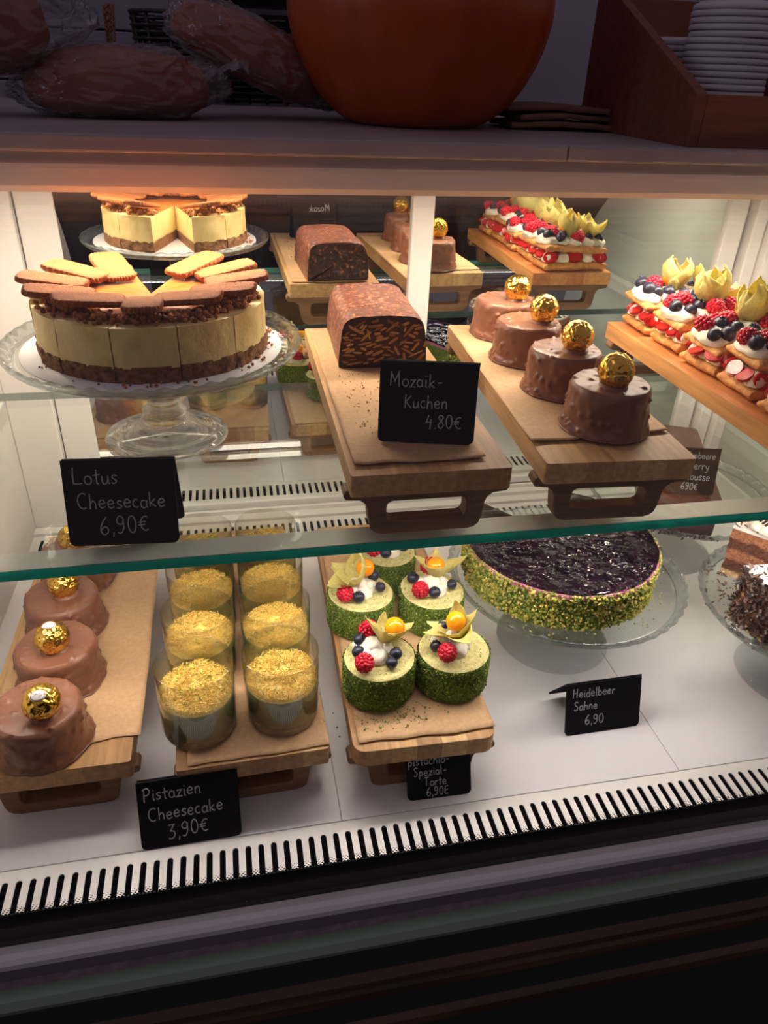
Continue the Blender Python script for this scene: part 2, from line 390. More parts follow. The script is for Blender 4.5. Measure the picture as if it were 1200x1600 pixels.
_ico = {}
def ico(sub=2):
    if sub not in _ico:
        bm = bmesh.new(); bmesh.ops.create_icosphere(bm, subdivisions=sub, radius=1.0)
        bm.verts.index_update()
        _ico[sub] = ([tuple(v.co) for v in bm.verts], [tuple(v.index for v in f.verts) for f in bm.faces]); bm.free()
    return _ico[sub]

def tube(path, r, n=5, flat=1.0):
    P = [Vector(p) for p in path]; V = []; F = []
    up = Vector((0.31, 0.17, 0.93)).normalized()
    for i, p in enumerate(P):
        t = (P[min(i + 1, len(P) - 1)] - P[max(i - 1, 0)]).normalized()
        a = t.cross(up)
        if a.length < 1e-4: a = t.cross(Vector((1, 0, 0)))
        a.normalize(); b = a.cross(t)
        rr = r[i] if isinstance(r, (list, tuple)) else r
        for j in range(n):
            q = 2 * pi * j / n
            V.append(tuple(p + a * (cos(q) * rr) + b * (sin(q) * rr * flat)))
    for i in range(len(P) - 1):
        for j in range(n):
            F.append((i * n + j, i * n + (j + 1) % n, (i + 1) * n + (j + 1) % n, (i + 1) * n + j))
    F.append(tuple(range(n - 1, -1, -1))); F.append(tuple((len(P) - 1) * n + j for j in range(n)))
    return V, F

def grid(nx, ny, f):
    V = [f(i / nx, j / ny) for j in range(ny + 1) for i in range(nx + 1)]
    F = [(j * (nx + 1) + i, j * (nx + 1) + i + 1, (j + 1) * (nx + 1) + i + 1, (j + 1) * (nx + 1) + i) for j in range(ny) for i in range(nx)]
    return V, F

def rrect(x0, x1, z0, z1, r, n=5, corners=(1, 1, 1, 1)):
    """rounded rectangle outline, counter clockwise from lower left; corners: ll, lr, ur, ul"""
    P = []
    for (cx, cz, a, on) in ((x0, z0, pi, corners[0]), (x1, z0, 1.5 * pi, corners[1]), (x1, z1, 0, corners[2]), (x0, z1, 0.5 * pi, corners[3])):
        if not on: P.append((cx, cz)); continue
        ux = cx + (r if cx == x0 else -r); uz = cz + (r if cz == z0 else -r)
        for i in range(n + 1):
            q = a + 0.5 * pi * i / n
            P.append((ux + r * cos(q), uz + r * sin(q)))
    return P

def sheet(outer, holes, depth, plane='XZ'):
    """plate with holes: 2D outline filled and extruded by depth along the third axis"""
    bm = bmesh.new()
    def p3(p): return (p[0], 0, p[1]) if plane == 'XZ' else (p[0], p[1], 0)
    edges = []
    for loop in [outer] + list(holes):
        vs = [bm.verts.new(p3(p)) for p in loop]
        for i in range(len(vs)): edges.append(bm.edges.new((vs[i], vs[(i + 1) % len(vs)])))
    bmesh.ops.triangle_fill(bm, use_beauty=True, use_dissolve=False, edges=edges)
    r = bmesh.ops.extrude_face_region(bm, geom=list(bm.faces))
    vec = (0, depth, 0) if plane == 'XZ' else (0, 0, depth)
    bmesh.ops.translate(bm, vec=vec, verts=[v for v in r['geom'] if isinstance(v, bmesh.types.BMVert)])
    bmesh.ops.recalc_face_normals(bm, faces=list(bm.faces))
    bm.verts.index_update()
    out = ([tuple(v.co) for v in bm.verts], [tuple(v.index for v in f.verts) for f in bm.faces]); bm.free()
    return out

def nz(p, s, seed=0.0): return noise.noise(Vector((p[0] * s + seed, p[1] * s + seed * 1.7, p[2] * s - seed)))
def rough_up(vf, amp, s, seed=0.0):
    V, F = vf
    out = []
    for v in V:
        d = Vector(v)
        out.append((v[0] + amp * nz(v, s, seed), v[1] + amp * nz(v, s, seed + 11.3), v[2] + amp * nz(v, s, seed + 23.9)))
    return out, F

def copy_tree(o, parent=None):
    c = o.copy(); COL.objects.link(c)
    if parent: c.parent = parent
    for ch in list(o.children): copy_tree(ch, c)
    return c

# ------------------------------------------------------------------ the shop around the case
def plain(name, vf, m, smooth=False): 
    return G().add(vf).build(name, m, smooth=smooth)
struct(plain('floor', box(-2.6, 3.2, -2.2, 2.0, -0.9, -0.87), M['floor']))
struct(plain('wall_back', box(-2.6, 3.2, 1.72, 1.78, -0.87, 1.9), M['backwall']))
struct(plain('wall_front', box(-2.6, 3.2, -2.2, -2.15, -0.87, 0.72), M['brownwall']))
struct(plain('wall_left', box(-2.6, -2.55, -2.15, 1.72, -0.87, 0.72), M['brownwall']))
struct(plain('wall_right', box(3.15, 3.2, -2.15, 1.72, -0.87, 0.72), M['brownwall']))
# boarded strip of the back wall at the left, with narrow joints
g = G()
for i in range(7): g.add(box(-1.1, 0.02, 1.695, 1.72, 0.30 + i * 0.085, 0.382 + i * 0.085))
struct(bevel(g.build('trim_1', M['boards'], smooth=False), 0.002))

# ------------------------------------------------------------------ display case
X0, X1 = -0.30, 0.80
case = thing('display_case', 'white refrigerated pastry display case with curved front glass and mirrored back', 'display case', (0.25, 0.7, 0))
def cpart(name, vf, m, parent=case, smooth=False, bev=0.0, label=None):
    o = G().add(vf).build(name, m, smooth=smooth)
    o.parent = parent
    if parent is case: o.location = (-0.25, -0.7, 0)
    if bev: bevel(o, bev)
    if label: o['label'] = label
    return o
# deck panels with thin seams, straight along the depth
for a, b in ((X0, -0.2773), (-0.2767, 0.0687), (0.0693, 0.4147), (0.4153, 0.7607), (0.7613, X1)):
    cpart('deck_panel', box(a, b, 0.4308, 0.9122, -0.0022, 0.0), M['deck'], bev=0.0006)
cpart('deck_base', box(X0, X1, 0.431, 0.912, -0.012, -0.0023), M['whitematte'])
def vent(y0, y1, s0, s1, pitch, hw):
    """slotted strip: every slot is a real hole with round ends"""
    holes = []
    n = int((X1 - X0 - 0.02) / pitch)
    for i in range(n):
        cx = X0 + 0.014 + i * pitch
        holes.append(rrect(cx - hw, cx + hw, s0, s1, hw * 0.999, 4))
    outer = [(X0, y0), (X1, y0), (X1, y1), (X0, y1)]
    return sheet(outer, holes, -0.0012, 'XY')
cpart('vent_grille', vent(0.367, 0.430, 0.376, 0.4195, 0.0112, 0.0026), M['white'])
cpart('vent_grille', vent(0.913, 0.968, 0.9225, 0.957, 0.0107, 0.0023), M['white'])
g = G().add(box(X0, X1, 0.366, 0.430, -0.06, -0.055)).add(box(X0, X1, 0.913, 0.968, -0.06, -0.055))
g.add(box(X0, X1, 0.366, 0.3665, -0.055, -0.002))
g.add(box(X0, X1, 0.428, 0.4295, -0.055, -0.013), mi=1).add(box(X0, X1, 0.965, 0.967, -0.055, -0.002), mi=1)
o = g.build('air_duct', [M['duct'], M['ductgrey']], case, smooth=False); o.location = (-0.25, -0.7, 0)
# back edge under the doors
cpart('door_track', box(X0, X1, 0.969, 1.052, -0.012, 0.004), M['white'])
g = G().add(box(X0, X1, 0.986, 0.992, 0.004, 0.010)).add(box(X0, X1, 1.010, 1.014, 0.004, 0.010))
o = g.build('track_rib', M['white'], case, smooth=False); o.location = (-0.25, -0.7, 0)

# sliding mirrored doors
def door(xa, xb, y, lstile, rstile):
    fr = G()
    z0, z1 = 0.006, 0.500
    fr.add(box(xa, xa + lstile, y, y + 0.012, z0, z1)).add(box(xb - rstile, xb, y - 0.004, y + 0.012, z0, z1))
    fr.add(box(xa + lstile, xb - rstile, y, y + 0.012, z0, z0 + 0.012)).add(box(xa + lstile, xb - rstile, y, y + 0.012, z1 - 0.01, z1))
    d = fr.build('sliding_door', M['white'], case, smooth=False); d.location = (-0.25, -0.7, 0)
    bevel(d, 0.0015)
    p = G().add(box(xa + lstile - 0.001, xb - rstile + 0.001, y + 0.003, y + 0.008, z0 + 0.011, z1 - 0.009)).build('mirror', M['mirror'], d, smooth=False)
    p['label'] = 'mirror pane of the sliding door'
    return d
door(-0.241, 0.272, 0.997, 0.044, 0.030)
door(0.25, 0.752, 1.023, 0.028, 0.030)
# door posts at both ends
cpart('door_post', box(X0, -0.2425, 0.985, 1.05, 0.004, 0.500), M['white'], bev=0.002)
cpart('door_post', box(0.758, 0.778, 1.005, 1.05, 0.004, 0.500), M['white'], bev=0.002)
cpart('door_post', box(0.780, X1, 0.992, 1.05, 0.004, 0.500), M['white'], bev=0.002)

# curved front glass
GP = [(0.360, -0.004), (0.3605, 0.02), (0.362, 0.06), (0.372, 0.15), (0.400, 0.24), (0.445, 0.32), (0.515, 0.39), (0.615, 0.445), (0.715, 0.474), (0.798, 0.4900)]
def catmull(P, k=6):
    out = []
    for i in range(len(P) - 1):
        p0, p1, p2, p3 = P[max(i - 1, 0)], P[i], P[i + 1], P[min(i + 2, len(P) - 1)]
        for j in range(k):
            t = j / k
            out.append(tuple(0.5 * ((2 * b) + (-a + c) * t + (2 * a - 5 * b + 4 * c - d) * t * t + (-a + 3 * b - 3 * c + d) * t ** 3) for a, b, c, d in zip(p0, p1, p2, p3)))
    out.append(tuple(P[-1])); return out
GC = catmull(GP, 5)
def offset(P, d):
    out = []
    for i, p in enumerate(P):
        a = P[max(i - 1, 0)]; b = P[min(i + 1, len(P) - 1)]
        t = Vector((b[0] - a[0], b[1] - a[1])).normalized()
        out.append((p[0] - t.y * d, p[1] + t.x * d))
    return out
loop = GC + offset(GC, 0.005)[::-1]          # outer skin towards the customer
V = [(x, p[0], p[1]) for x in (X0 + 0.002, X1 - 0.002) for p in loop]
n = len(loop); F = [(i, (i + 1) % n, n + (i + 1) % n, n + i) for i in range(n)]
fg = cpart('front_glass', (V, F), M['pane'], smooth=False)
for p in fg.data.polygons: p.use_smooth = True
fg.data.set_sharp_from_angle(angle=radians(50))
cpart('black_glass_band', box(X0 + 0.002, X1 - 0.002, 0.3615, 0.3628, 0.0, 0.043), M['blackband'], label='black enamelled band along the foot of the front glass')
g = G()
for row in range(4):
    rr = 0.00105 - row * 0.00018
    for i in range(int(1.09 / 0.0028)):
        cx = X0 + 0.005 + (i + 0.5 * (row % 2)) * 0.0028; cz = 0.0437 + row * 0.0022
        g.add(([(cx + rr * cos(q * pi / 3), 0.3624 + 0.0096 * max(0, (cz - 0.06)), cz + rr * sin(q * pi / 3)) for q in range(6)], [(0, 1, 2, 3, 4, 5)]))
o = g.build('printed_dots', M['blackband'], case, smooth=False); o.location = (-0.25, -0.7, 0); o['kind'] = 'stuff'; o['label'] = 'rows of black printed dots above the black band'

# end panels follow the glass curve
def end_panel(xa, xb, m, name):
    out = [(0.364, -0.02)] + [(p[0] + 0.004, p[1]) for p in GC[1:]] + [(0.80, 0.5), (1.05, 0.5), (1.05, -0.02)]
    k = len(out)
    V = [(x, a, b) for x in (xa, xb) for a, b in out]
    F = [tuple(range(k - 1, -1, -1)), tuple(range(k, 2 * k))] + [(i, (i + 1) % k, k + (i + 1) % k, k + i) for i in range(k)]
    return cpart(name, (V, F), m)
end_panel(X0 - 0.014, X0, M['whitematte'], 'side_panel')
end_panel(X1, X1 + 0.014, M['greypanel'], 'side_panel')['label'] = 'grey green side panel at the right end'
cpart('panel_frame', box(X1 - 0.007, X1, 0.43, 1.0, 0.0, 0.03), M['white'])

# top: counter slab, rail, lamp
g = G().add(box(X0 - 0.25, 0.3525, 0.785, 1.36, 0.5225, 0.538)).add(box(0.3535, X1 + 0.3, 0.785, 1.36, 0.5225, 0.538))
o = g.build('counter_slab', M['slab'], case, smooth=False); o.location = (-0.25, -0.7, 0); bevel(o, 0.0025)
rp = [(0.800, 0.5225), (0.800, 0.515), (0.793, 0.512), (0.793, 0.508), (0.7945, 0.4925), (0.798, 0.4868), (0.803, 0.4862), (0.803, 0.500), (0.812, 0.500), (0.812, 0.5225)]
k = len(rp)
V = [(x, a, b) for x in (X0 - 0.25, X1 + 0.3) for a, b in rp]
F = [tuple(range(k - 1, -1, -1)), tuple(range(k, 2 * k))] + [(i, (i + 1) % k, k + (i + 1) % k, k + i) for i in range(k)]
cpart('top_rail', (V, F), M['rail'])
cpart('inner_ceiling', box(X0, X1, 0.812, 1.05, 0.502, 0.510), M['innerceil'])
lampbar = cpart('lamp_bar', box(-0.275, 0.775, 0.805, 0.828, 0.4908, 0.4995), M['alu'])
for a, b in ((0.8045, 0.806), (0.827, 0.8285)): G().add(box(-0.275, 0.775, a, b, 0.4882, 0.4908)).build('lamp_lip', M['alu'], lampbar, smooth=False)
for a, b in ((-0.27, 0.107), (0.20, 0.77)):
    G().add(([(a, 0.8066, 0.4890), (b, 0.8066, 0.4890), (b, 0.8264, 0.4890), (a, 0.8264, 0.4890), (a, 0.8066, 0.4906), (b, 0.8066, 0.4906), (b, 0.8264, 0.4906), (a, 0.8264, 0.4906)], [(0, 3, 2, 1)])).add(box(a, b, 0.8066, 0.8264, 0.4893, 0.4906), mi=1).build('light_strip', [M['led'], M['alu']], lampbar, smooth=False)

# front below the glass
def bar(name, prof, m):
    k = len(prof)
    V = [(x, a, b) for x in (X0 - 0.35, X1 + 0.35) for a, b in prof]
    F = [tuple(range(k - 1, -1, -1)), tuple(range(k, 2 * k))] + [(i, (i + 1) % k, k + (i + 1) % k, k + i) for i in range(k)]
    return cpart(name, (V, F), m)
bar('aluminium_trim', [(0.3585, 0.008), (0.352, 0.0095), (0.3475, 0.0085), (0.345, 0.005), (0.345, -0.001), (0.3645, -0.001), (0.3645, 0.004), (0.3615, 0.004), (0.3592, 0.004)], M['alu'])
bar('mauve_profile', [(0.3455, -0.001), (0.344, -0.012), (0.348, -0.015), (0.348, -0.0165), (0.365, -0.0165), (0.365, -0.001)], M['mauve'])
bar('seal_strip', [(0.3445, -0.0155), (0.3435, -0.0235), (0.36, -0.0235), (0.36, -0.0155)], M['mauve_l'])
bar('green_moulding', [(0.350, -0.0235), (0.349, -0.036), (0.341, -0.038), (0.338, -0.046), (0.341, -0.056), (0.36, -0.056), (0.36, -0.0235)], M['green'])
bar('base_panel', [(0.349, -0.056), (0.349, -0.86), (0.40, -0.86), (0.40, -0.056)], M['dkgreen'])
bar('bronze_moulding', [(0.349, -0.108), (0.342, -0.113), (0.341, -0.120), (0.347, -0.124), (0.341, -0.130), (0.339, -0.137), (0.343, -0.143), (0.349, -0.145)], M['bronze'])
bar('bronze_moulding', [(0.349, -0.196), (0.343, -0.200), (0.341, -0.208), (0.346, -0.214), (0.349, -0.216)], M['bronze'])
# body below the deck and behind
cpart('case_body', box(X0 - 0.014, X1 + 0.014, 0.40, 1.05, -0.86, -0.061), M['dkgreen'])
# shelf brackets on the left wall, with screws
b = cpart('shelf_bracket', box(X0, X0 + 0.032, 0.50, 0.878, 0.222, 0.2455), M['white'], bev=0.002)
for y in (0.56, 0.84):
    G().add(lathe([(0, 0.003), (0.004, 0.0028), (0.0055, 0.001), (0.0055, 0)], 16), T(X0 + 0.016, y, 0.2455)).build('screw', M['screw'], b)
cpart('shelf_bracket', box(X1 - 0.02, X1, 0.50, 0.878, 0.222, 0.2455), M['white'], bev=0.002)

# the glass shelf (loose on its brackets)
shelf = thing('glass_shelf', 'wide clear glass shelf with a green front edge above the lower deck', 'glass shelf', (0.25, 0.69, 0.246))
V, F = box(X0 + 0.002, X1 - 0.002, 0.5085, 0.880, 0.2457, 0.255)
F1 = [F[0], F[1], F[3], F[5]]; F2 = [F[2], F[4]]
o = G().add((V, F1)).build('pane', M['shelfglass'], shelf, smooth=False); o.location = (-0.25, -0.69, -0.246)
o = G().add((V, [F2[0]])).add((V, [F2[1]]), mi=1).build('polished_edge', [M['glassedge'], M['rearedge']], shelf, smooth=False); o.location = (-0.25, -0.69, -0.246)
o['label'] = 'green polished edge'
# aluminium lamp profile under the front edge of the shelf, shining down on the lower deck
lp_ = G().add(box(X0 + 0.004, X1 - 0.004, 0.5225, 0.5500, 0.2400, 0.2452)).add(box(X0 + 0.004, X1 - 0.004, 0.5215, 0.5245, 0.2388, 0.2452)).build('lamp_profile', M['profile'], shelf, smooth=False)
lp_.location = (-0.25, -0.69, -0.246); bevel(lp_, 0.0006)
G().add(box(X0 + 0.02, X1 - 0.02, 0.528, 0.546, 0.2388, 0.2399)).build('light_strip', M['led2'], lp_, smooth=False)

# ------------------------------------------------------------------ handwriting
def arc(cx, cy, rx, ry, a0, a1, n=9):
    return [(cx + rx * cos(radians(a0 + (a1 - a0) * i / n)), cy + ry * sin(radians(a0 + (a1 - a0) * i / n))) for i in range(n + 1)]
GL = {
 'L': (.62, [[(.12, 1), (.07, .5), (.08, .04), (.08, .03), (.35, .0), (.58, .05)]]),
 'o': (.5, [arc(.24, .25, .2, .25, 80, 450)]),
 't': (.42, [[(.2, .85), (.19, .4), (.2, .03), (.32, .02)], [(.0, .52), (.4, .56)]]),
 'u': (.5, [[(.05, .5), (.06, .15), (.17, 0), (.34, .12), (.4, .5)], [(.4, .5), (.41, .1), (.48, 0)]]),
 's': (.42, [[(.36, .46), (.2, .52), (.08, .4), (.2, .27), (.33, .15), (.2, .0), (.03, .06)]]),
 'C': (.66, [arc(.36, .5, .32, .5, 55, 300, 12)]),
 'h': (.5, [[(.07, 1), (.06, .5), (.05, 0)], [(.06, .3), (.2, .52), (.36, .42), (.39, .0)]]),
 'e': (.5, [[(.06, .27), (.38, .3), (.36, .45), (.22, .53), (.06, .36), (.07, .12), (.23, .0), (.42, .1)]]),
 'c': (.45, [arc(.24, .26, .2, .26, 60, 310)]),
 'a': (.5, [arc(.22, .25, .18, .25, 60, 400), [(.4, .5), (.39, .15), (.46, .0)]]),
 'k': (.5, [[(.07, .95), (.06, .5), (.06, 0)], [(.38, .5), (.1, .24), (.1, .24), (.42, .0)]]),
 '6': (.55, [[(.4, 1), (.18, .68), (.06, .3), (.2, .0), (.42, .1), (.44, .33), (.28, .45), (.09, .3)]]),
 ',': (.25, [[(.14, .08), (.1, -.16)]]),
 '.': (.25, [[(.1, .06), (.13, .0)]]),
 '9': (.55, [[(.42, .8), (.26, .98), (.08, .8), (.12, .55), (.34, .52), (.42, .8), (.42, .8), (.4, .3), (.25, .0), (.08, .06)]]),
 '0': (.55, [arc(.26, .48, .2, .48, 75, 440, 12)]),
 '\u20ac': (.62, [arc(.38, .42, .26, .4, 60, 300, 10), [(.0, .5), (.4, .52)], [(.0, .34), (.36, .36)]]),
 'E': (.62, [[(.5, .9), (.12, .86), (.1, .45), (.1, .03), (.5, .0)], [(.1, .46), (.42, .48)]]),
 'M': (.8, [[(.06, .02), (.1, .95), (.1, .95), (.36, .4), (.36, .4), (.62, .98), (.62, .98), (.66, .0)]]),
 'z': (.45, [[(.05, .5), (.37, .5), (.37, .5), (.06, .02), (.06, .02), (.42, .03)]]),
 'i': (.25, [[(.1, .5), (.1, .04), (.18, .0)], [(.1, .72), (.12, .76)]]),
 '\u00ef': (.3, [[(.12, .5), (.12, .04), (.2, .0)], [(.04, .72), (.06, .76)], [(.2, .72), (.22, .76)]]),
 '-': (.45, [[(.08, .35), (.38, .37)]]),
 'K': (.6, [[(.1, 1), (.08, .5), (.08, 0)], [(.5, .92), (.1, .45), (.1, .45), (.54, .0)]]),
 'n': (.5, [[(.06, .5), (.06, .0)], [(.06, .28), (.2, .52), (.36, .42), (.38, .04), (.45, .0)]]),
 '4': (.55, [[(.22, .95), (.06, .42), (.06, .42), (.44, .44)], [(.38, .65), (.34, -.05)]]),
 '8': (.52, [[(.38, .84), (.22, .96), (.08, .8), (.24, .55), (.42, .25), (.24, .0), (.06, .2), (.22, .5), (.38, .76), (.34, .92)]]),
 'P': (.6, [[(.1, .98), (.1, .5), (.08, -.05)], [(.0, .9), (.3, 1), (.5, .8), (.4, .52), (.12, .45)]]),
 'p': (.5, [[(.08, .5), (.06, .0), (.05, -.35)], [(.07, .3), (.2, .52), (.38, .36), (.3, .06), (.08, .06)]]),
 '3': (.52, [[(.06, .92), (.4, .92), (.4, .92), (.16, .52), (.16, .52), (.4, .4), (.38, .1), (.2, -.04), (.02, .02)]]),
 'S': (.55, [[(.44, .86), (.28, .99), (.08, .84), (.18, .58), (.38, .38), (.36, .1), (.18, .0), (.02, .1)]]),
 'T': (.6, [[(.0, .92), (.55, .98)], [(.28, .94), (.26, .4), (.25, .0)]]),
 'J': (.6, [[(.0, .92), (.55, .98)], [(.34, .94), (.34, .4), (.26, .02), (.06, .1)]]),
 'r': (.38, [[(.06, .5), (.06, .0)], [(.06, .26), (.16, .48), (.34, .48)]]),
 'l': (.25, [[(.1, 1), (.09, .5), (.11, .03), (.18, .0)]]),
 'H': (.65, [[(.1, 1), (.08, .5), (.06, 0)], [(.5, 1), (.48, .5), (.48, 0)], [(.08, .5), (.48, .54)]]),
 'd': (.5, [arc(.22, .25, .18, .25, 60, 400), [(.4, 1), (.4, .4), (.4, .05), (.46, .0)]]),
 'b': (.5, [[(.08, 1), (.07, .5), (.07, .05)], [(.07, .3), (.22, .52), (.4, .34), (.3, .04), (.08, .05)]]),
 'B': (.6, [[(.1, .98), (.09, .5), (.08, .0)], [(.02, .92), (.3, 1), (.46, .82), (.34, .58), (.12, .52), (.12, .52), (.42, .46), (.48, .2), (.3, .02), (.06, .0)]]),
 'y': (.48, [[(.06, .5), (.1, .2), (.24, .14), (.38, .28)], [(.4, .5), (.36, .1), (.24, -.3), (.06, -.3)]]),
 'm': (.7, [[(.06, .5), (.06, .0)], [(.06, .28), (.18, .52), (.3, .42), (.31, .0)], [(.31, .28), (.44, .52), (.57, .42), (.6, .0)]]),
 ' ': (.3, []),
}
def write(lines, w_line=0.0008, seed=1, t=0.0004):
    """lines: (text, x, y, cap height[, slope]) -> flat chalk strokes lying in the XZ plane, facing -Y"""
    rnd = random.Random(seed); g = G()
    for ln in lines:
        text, x, y, h = ln[:4]; slope = ln[4] if len(ln) > 4 else 0.0
        cx = x
        for ch in text:
            wd, strokes = GL[ch]
            jy = rnd.uniform(-0.04, 0.04) * h
            for st in strokes:
                P = catmull(st, 4) if len(st) > 2 else [st[0], st[1]]
                pts = [(cx + p[0] * h, y + jy + p[1] * h + slope * (cx - x + p[0] * h)) for p in P]
                V = []; F = []
                for i, p in enumerate(pts):
                    a = pts[max(i - 1, 0)]; b = pts[min(i + 1, len(pts) - 1)]
                    d = Vector((b[0] - a[0], b[1] - a[1]))
                    d = d.normalized() if d.length > 1e-9 else Vector((1, 0))
                    hw = 0.5 * w_line * rnd.uniform(0.85, 1.15)
                    for sx, yy in ((-1, 0), (1, 0), (1, -t), (-1, -t)):
                        V.append((p[0] - d.y * hw * sx, yy, p[1] + d.x * hw * sx))
                m = len(pts)
                for i in range(m - 1):
                    for j in range(4): F.append((4 * i + j, 4 * i + (j + 1) % 4, 4 * i + 4 + (j + 1) % 4, 4 * i + 4 + j))
                F += [(3, 2, 1, 0), (4 * m - 4, 4 * m - 3, 4 * m - 2, 4 * m - 1)]
                g.add((V, F))
            cx += wd * h * 1.08
    return g

def price_tag(label, loc, rz, w, h, lines, tilt=16, spread=None, back_lines=None, seed=1, lw=0.0009):
    """folded black card: front panel leaning back, rear leg panel, chalk writing"""
    t = thing('price_tag', label, 'price tag', loc, rz, 'black chalk price tags')
    ti = radians(tilt); th = 0.0016
    out = rrect(-w / 2, w / 2, 0.0005, h, 0.005, 4, (1, 1, 0, 0))
    f = G().add(sheet(out, [], th)).build('front_panel', M['tag'], t, smooth=False, rot=(-ti, 0, 0))
    hb = h * 0.97
    sp = radians(tilt if spread is None else spread)
    b = G().add(sheet([(x, z - h) for x, z in rrect(-w / 2 + 0.001, w / 2 + 0.001, h - hb, h, 0.005, 4, (1, 1, 0, 0))], [], th)).build('back_panel', M['tag'], t, smooth=False,
        loc=(0, h * sin(ti) + th * 0.9, h * cos(ti) - 0.0002), rot=(sp, 0, 0))
    write(lines, lw, seed).build('lettering', M['chalk'], f, smooth=False, loc=(0, -0.00005, 0))
    if back_lines:
        write(back_lines, lw, seed).build('lettering', M['chalk'], b, smooth=False, loc=(0, th + 0.00005, -h), rot=(0, 0, pi))
    return t

ZS, ZD, BH = 0.255, 0.0, 0.065            # shelf top, deck top, height of a serving board
ORD = ['first', 'second', 'third', 'fourth', 'fifth', 'sixth', 'seventh', 'eighth', 'ninth', 'tenth', 'eleventh', 'twelfth',
       'thirteenth', 'fourteenth', 'fifteenth', 'sixteenth', 'seventeenth', 'eighteenth', 'nineteenth', 'twentieth']

# ------------------------------------------------------------------ serving boards and baking paper
def leg_shape():
    w = 0.0705
    o = []
    for x, z in ((-w, 0.036), (-w - 0.002, 0.040), (-w, 0.045)): o.append((x, z))
    top = [(w, 0.045), (w + 0.002, 0.040), (w, 0.036)]
    right = [(0.058, 0.0345), (0.0535, 0.031), (0.0515, 0.026), (0.050, 0.012), (0.048, 0.005), (0.044, 0.0015), (0.038, 0.0)]
    left = [(-x, z) for x, z in right[::-1]]
    outer = top + right + left + o
    return sheet(outer, [rrect(-0.035, 0.035, 0.0125, 0.0325, 0.006, 4)], 0.016)
LEG = leg_shape()
def board(label, cx, y0, z, rz, L=0.385, w=0.136, m='acacia', rounded=0.0):
    t = thing('serving_board', label, 'serving board', (cx, y0 + L / 2, z), rz, 'footed acacia serving boards')
    out = rrect(-w / 2, w / 2, -L / 2, L / 2, max(rounded, 0.003), 5)
    p = G().add(sheet(out, [], 0.0198, 'XY')).build('plank', M[m], t, smooth=False, loc=(0, 0, 0.0452)); bevel(p, 0.0018)
    for s in (-1, 1):
        y = -L / 2 + 0.012 if s < 0 else L / 2 - 0.028
        bevel(G().add(LEG).build('leg', M['acacialeg'], t, smooth=False, loc=(0, y, 0)), 0.0012)
    return t
def paper(label, cx, y0, z, rz, w, L, seed, lip=0.0, front=None, skew=0.0):
    """sheet of baking paper lying on a board, slightly wavy, front edge a little lifted"""
    def f(u, v):
        x = (u - 0.5) * w + skew * (v - 0.5); y = (v - 0.5) * L
        e = 0.0012 * nz((x, y, 0), 22, seed)
        if v < 0.12: y += 0.004 * nz((x, 0, 0), 30, seed + 3)
        if front and v < 0.2: y += front * (u - 0.5) * (1 - v / 0.2)
        edge = max(0, abs(u - 0.5) - 0.42) / 0.08
        zz = 0.0012 + 0.0010 * (0.5 + 0.5 * nz((x, y, 0), 26, seed + 9)) * (0.25 + edge) + max(0.0, 0.10 - v) * lip * (0.3 + abs(nz((x, 0, 0), 18, seed + 5)))
        return (x + e, y, zz)
    o = G().add(grid(28, 60, f)).build('baking_paper', M['kraft'], None, True, (cx, y0 + L / 2, z), (0, 0, rz))
    solidify(o, 0.0005)
    return tag(o, label, 'baking paper', 'baking paper sheets on the boards')

BU = ZS + BH; BL = ZD + BH
board('footed wooden serving board under the dark mosaic cake block on the glass shelf', 0.155, 0.508, ZS, radians(-0.5))
paper('brown baking paper under the dark mosaic cake block', 0.148, 0.524, BU, radians(-0.5), 0.112, 0.362, 1, 0.03)
board('footed wooden serving board carrying four chocolate mini cakes on the glass shelf', 0.330, 0.506, ZS, radians(-3.0))
paper('brown baking paper under the four chocolate mini cakes on the glass shelf', 0.330, 0.551, BU, radians(-3.0), 0.137, 0.322, 2, 0.03, 0.016)
board('pale golden serving board carrying the berry pastry slices at the right', 0.563, 0.508, ZS, radians(0.6), m='liveedge', w=0.138)
board('footed wooden serving board with chocolate mini cakes at the left of the lower deck', -0.182, 0.475, ZD, 0.0)
paper('brown baking paper under the chocolate mini cakes on the lower deck', -0.176, 0.500, BL, 0.0, 0.138, 0.35, 3, 0.0, 0.008)
board('footed wooden serving board under the yellow topped dessert cups', -0.012, 0.459, ZD, radians(1.6))
paper('brown baking paper under the yellow topped dessert cups', -0.006, 0.462, BL, radians(1.6), 0.127, 0.37, 4)
board('round cornered wooden serving board under the green pistachio roll cakes', 0.155, 0.450, ZD, radians(-1.2), rounded=0.012)
paper('brown baking paper under the green pistachio roll cakes', 0.158, 0.459, BL, radians(-1.2), 0.132, 0.37, 5, 0.01)

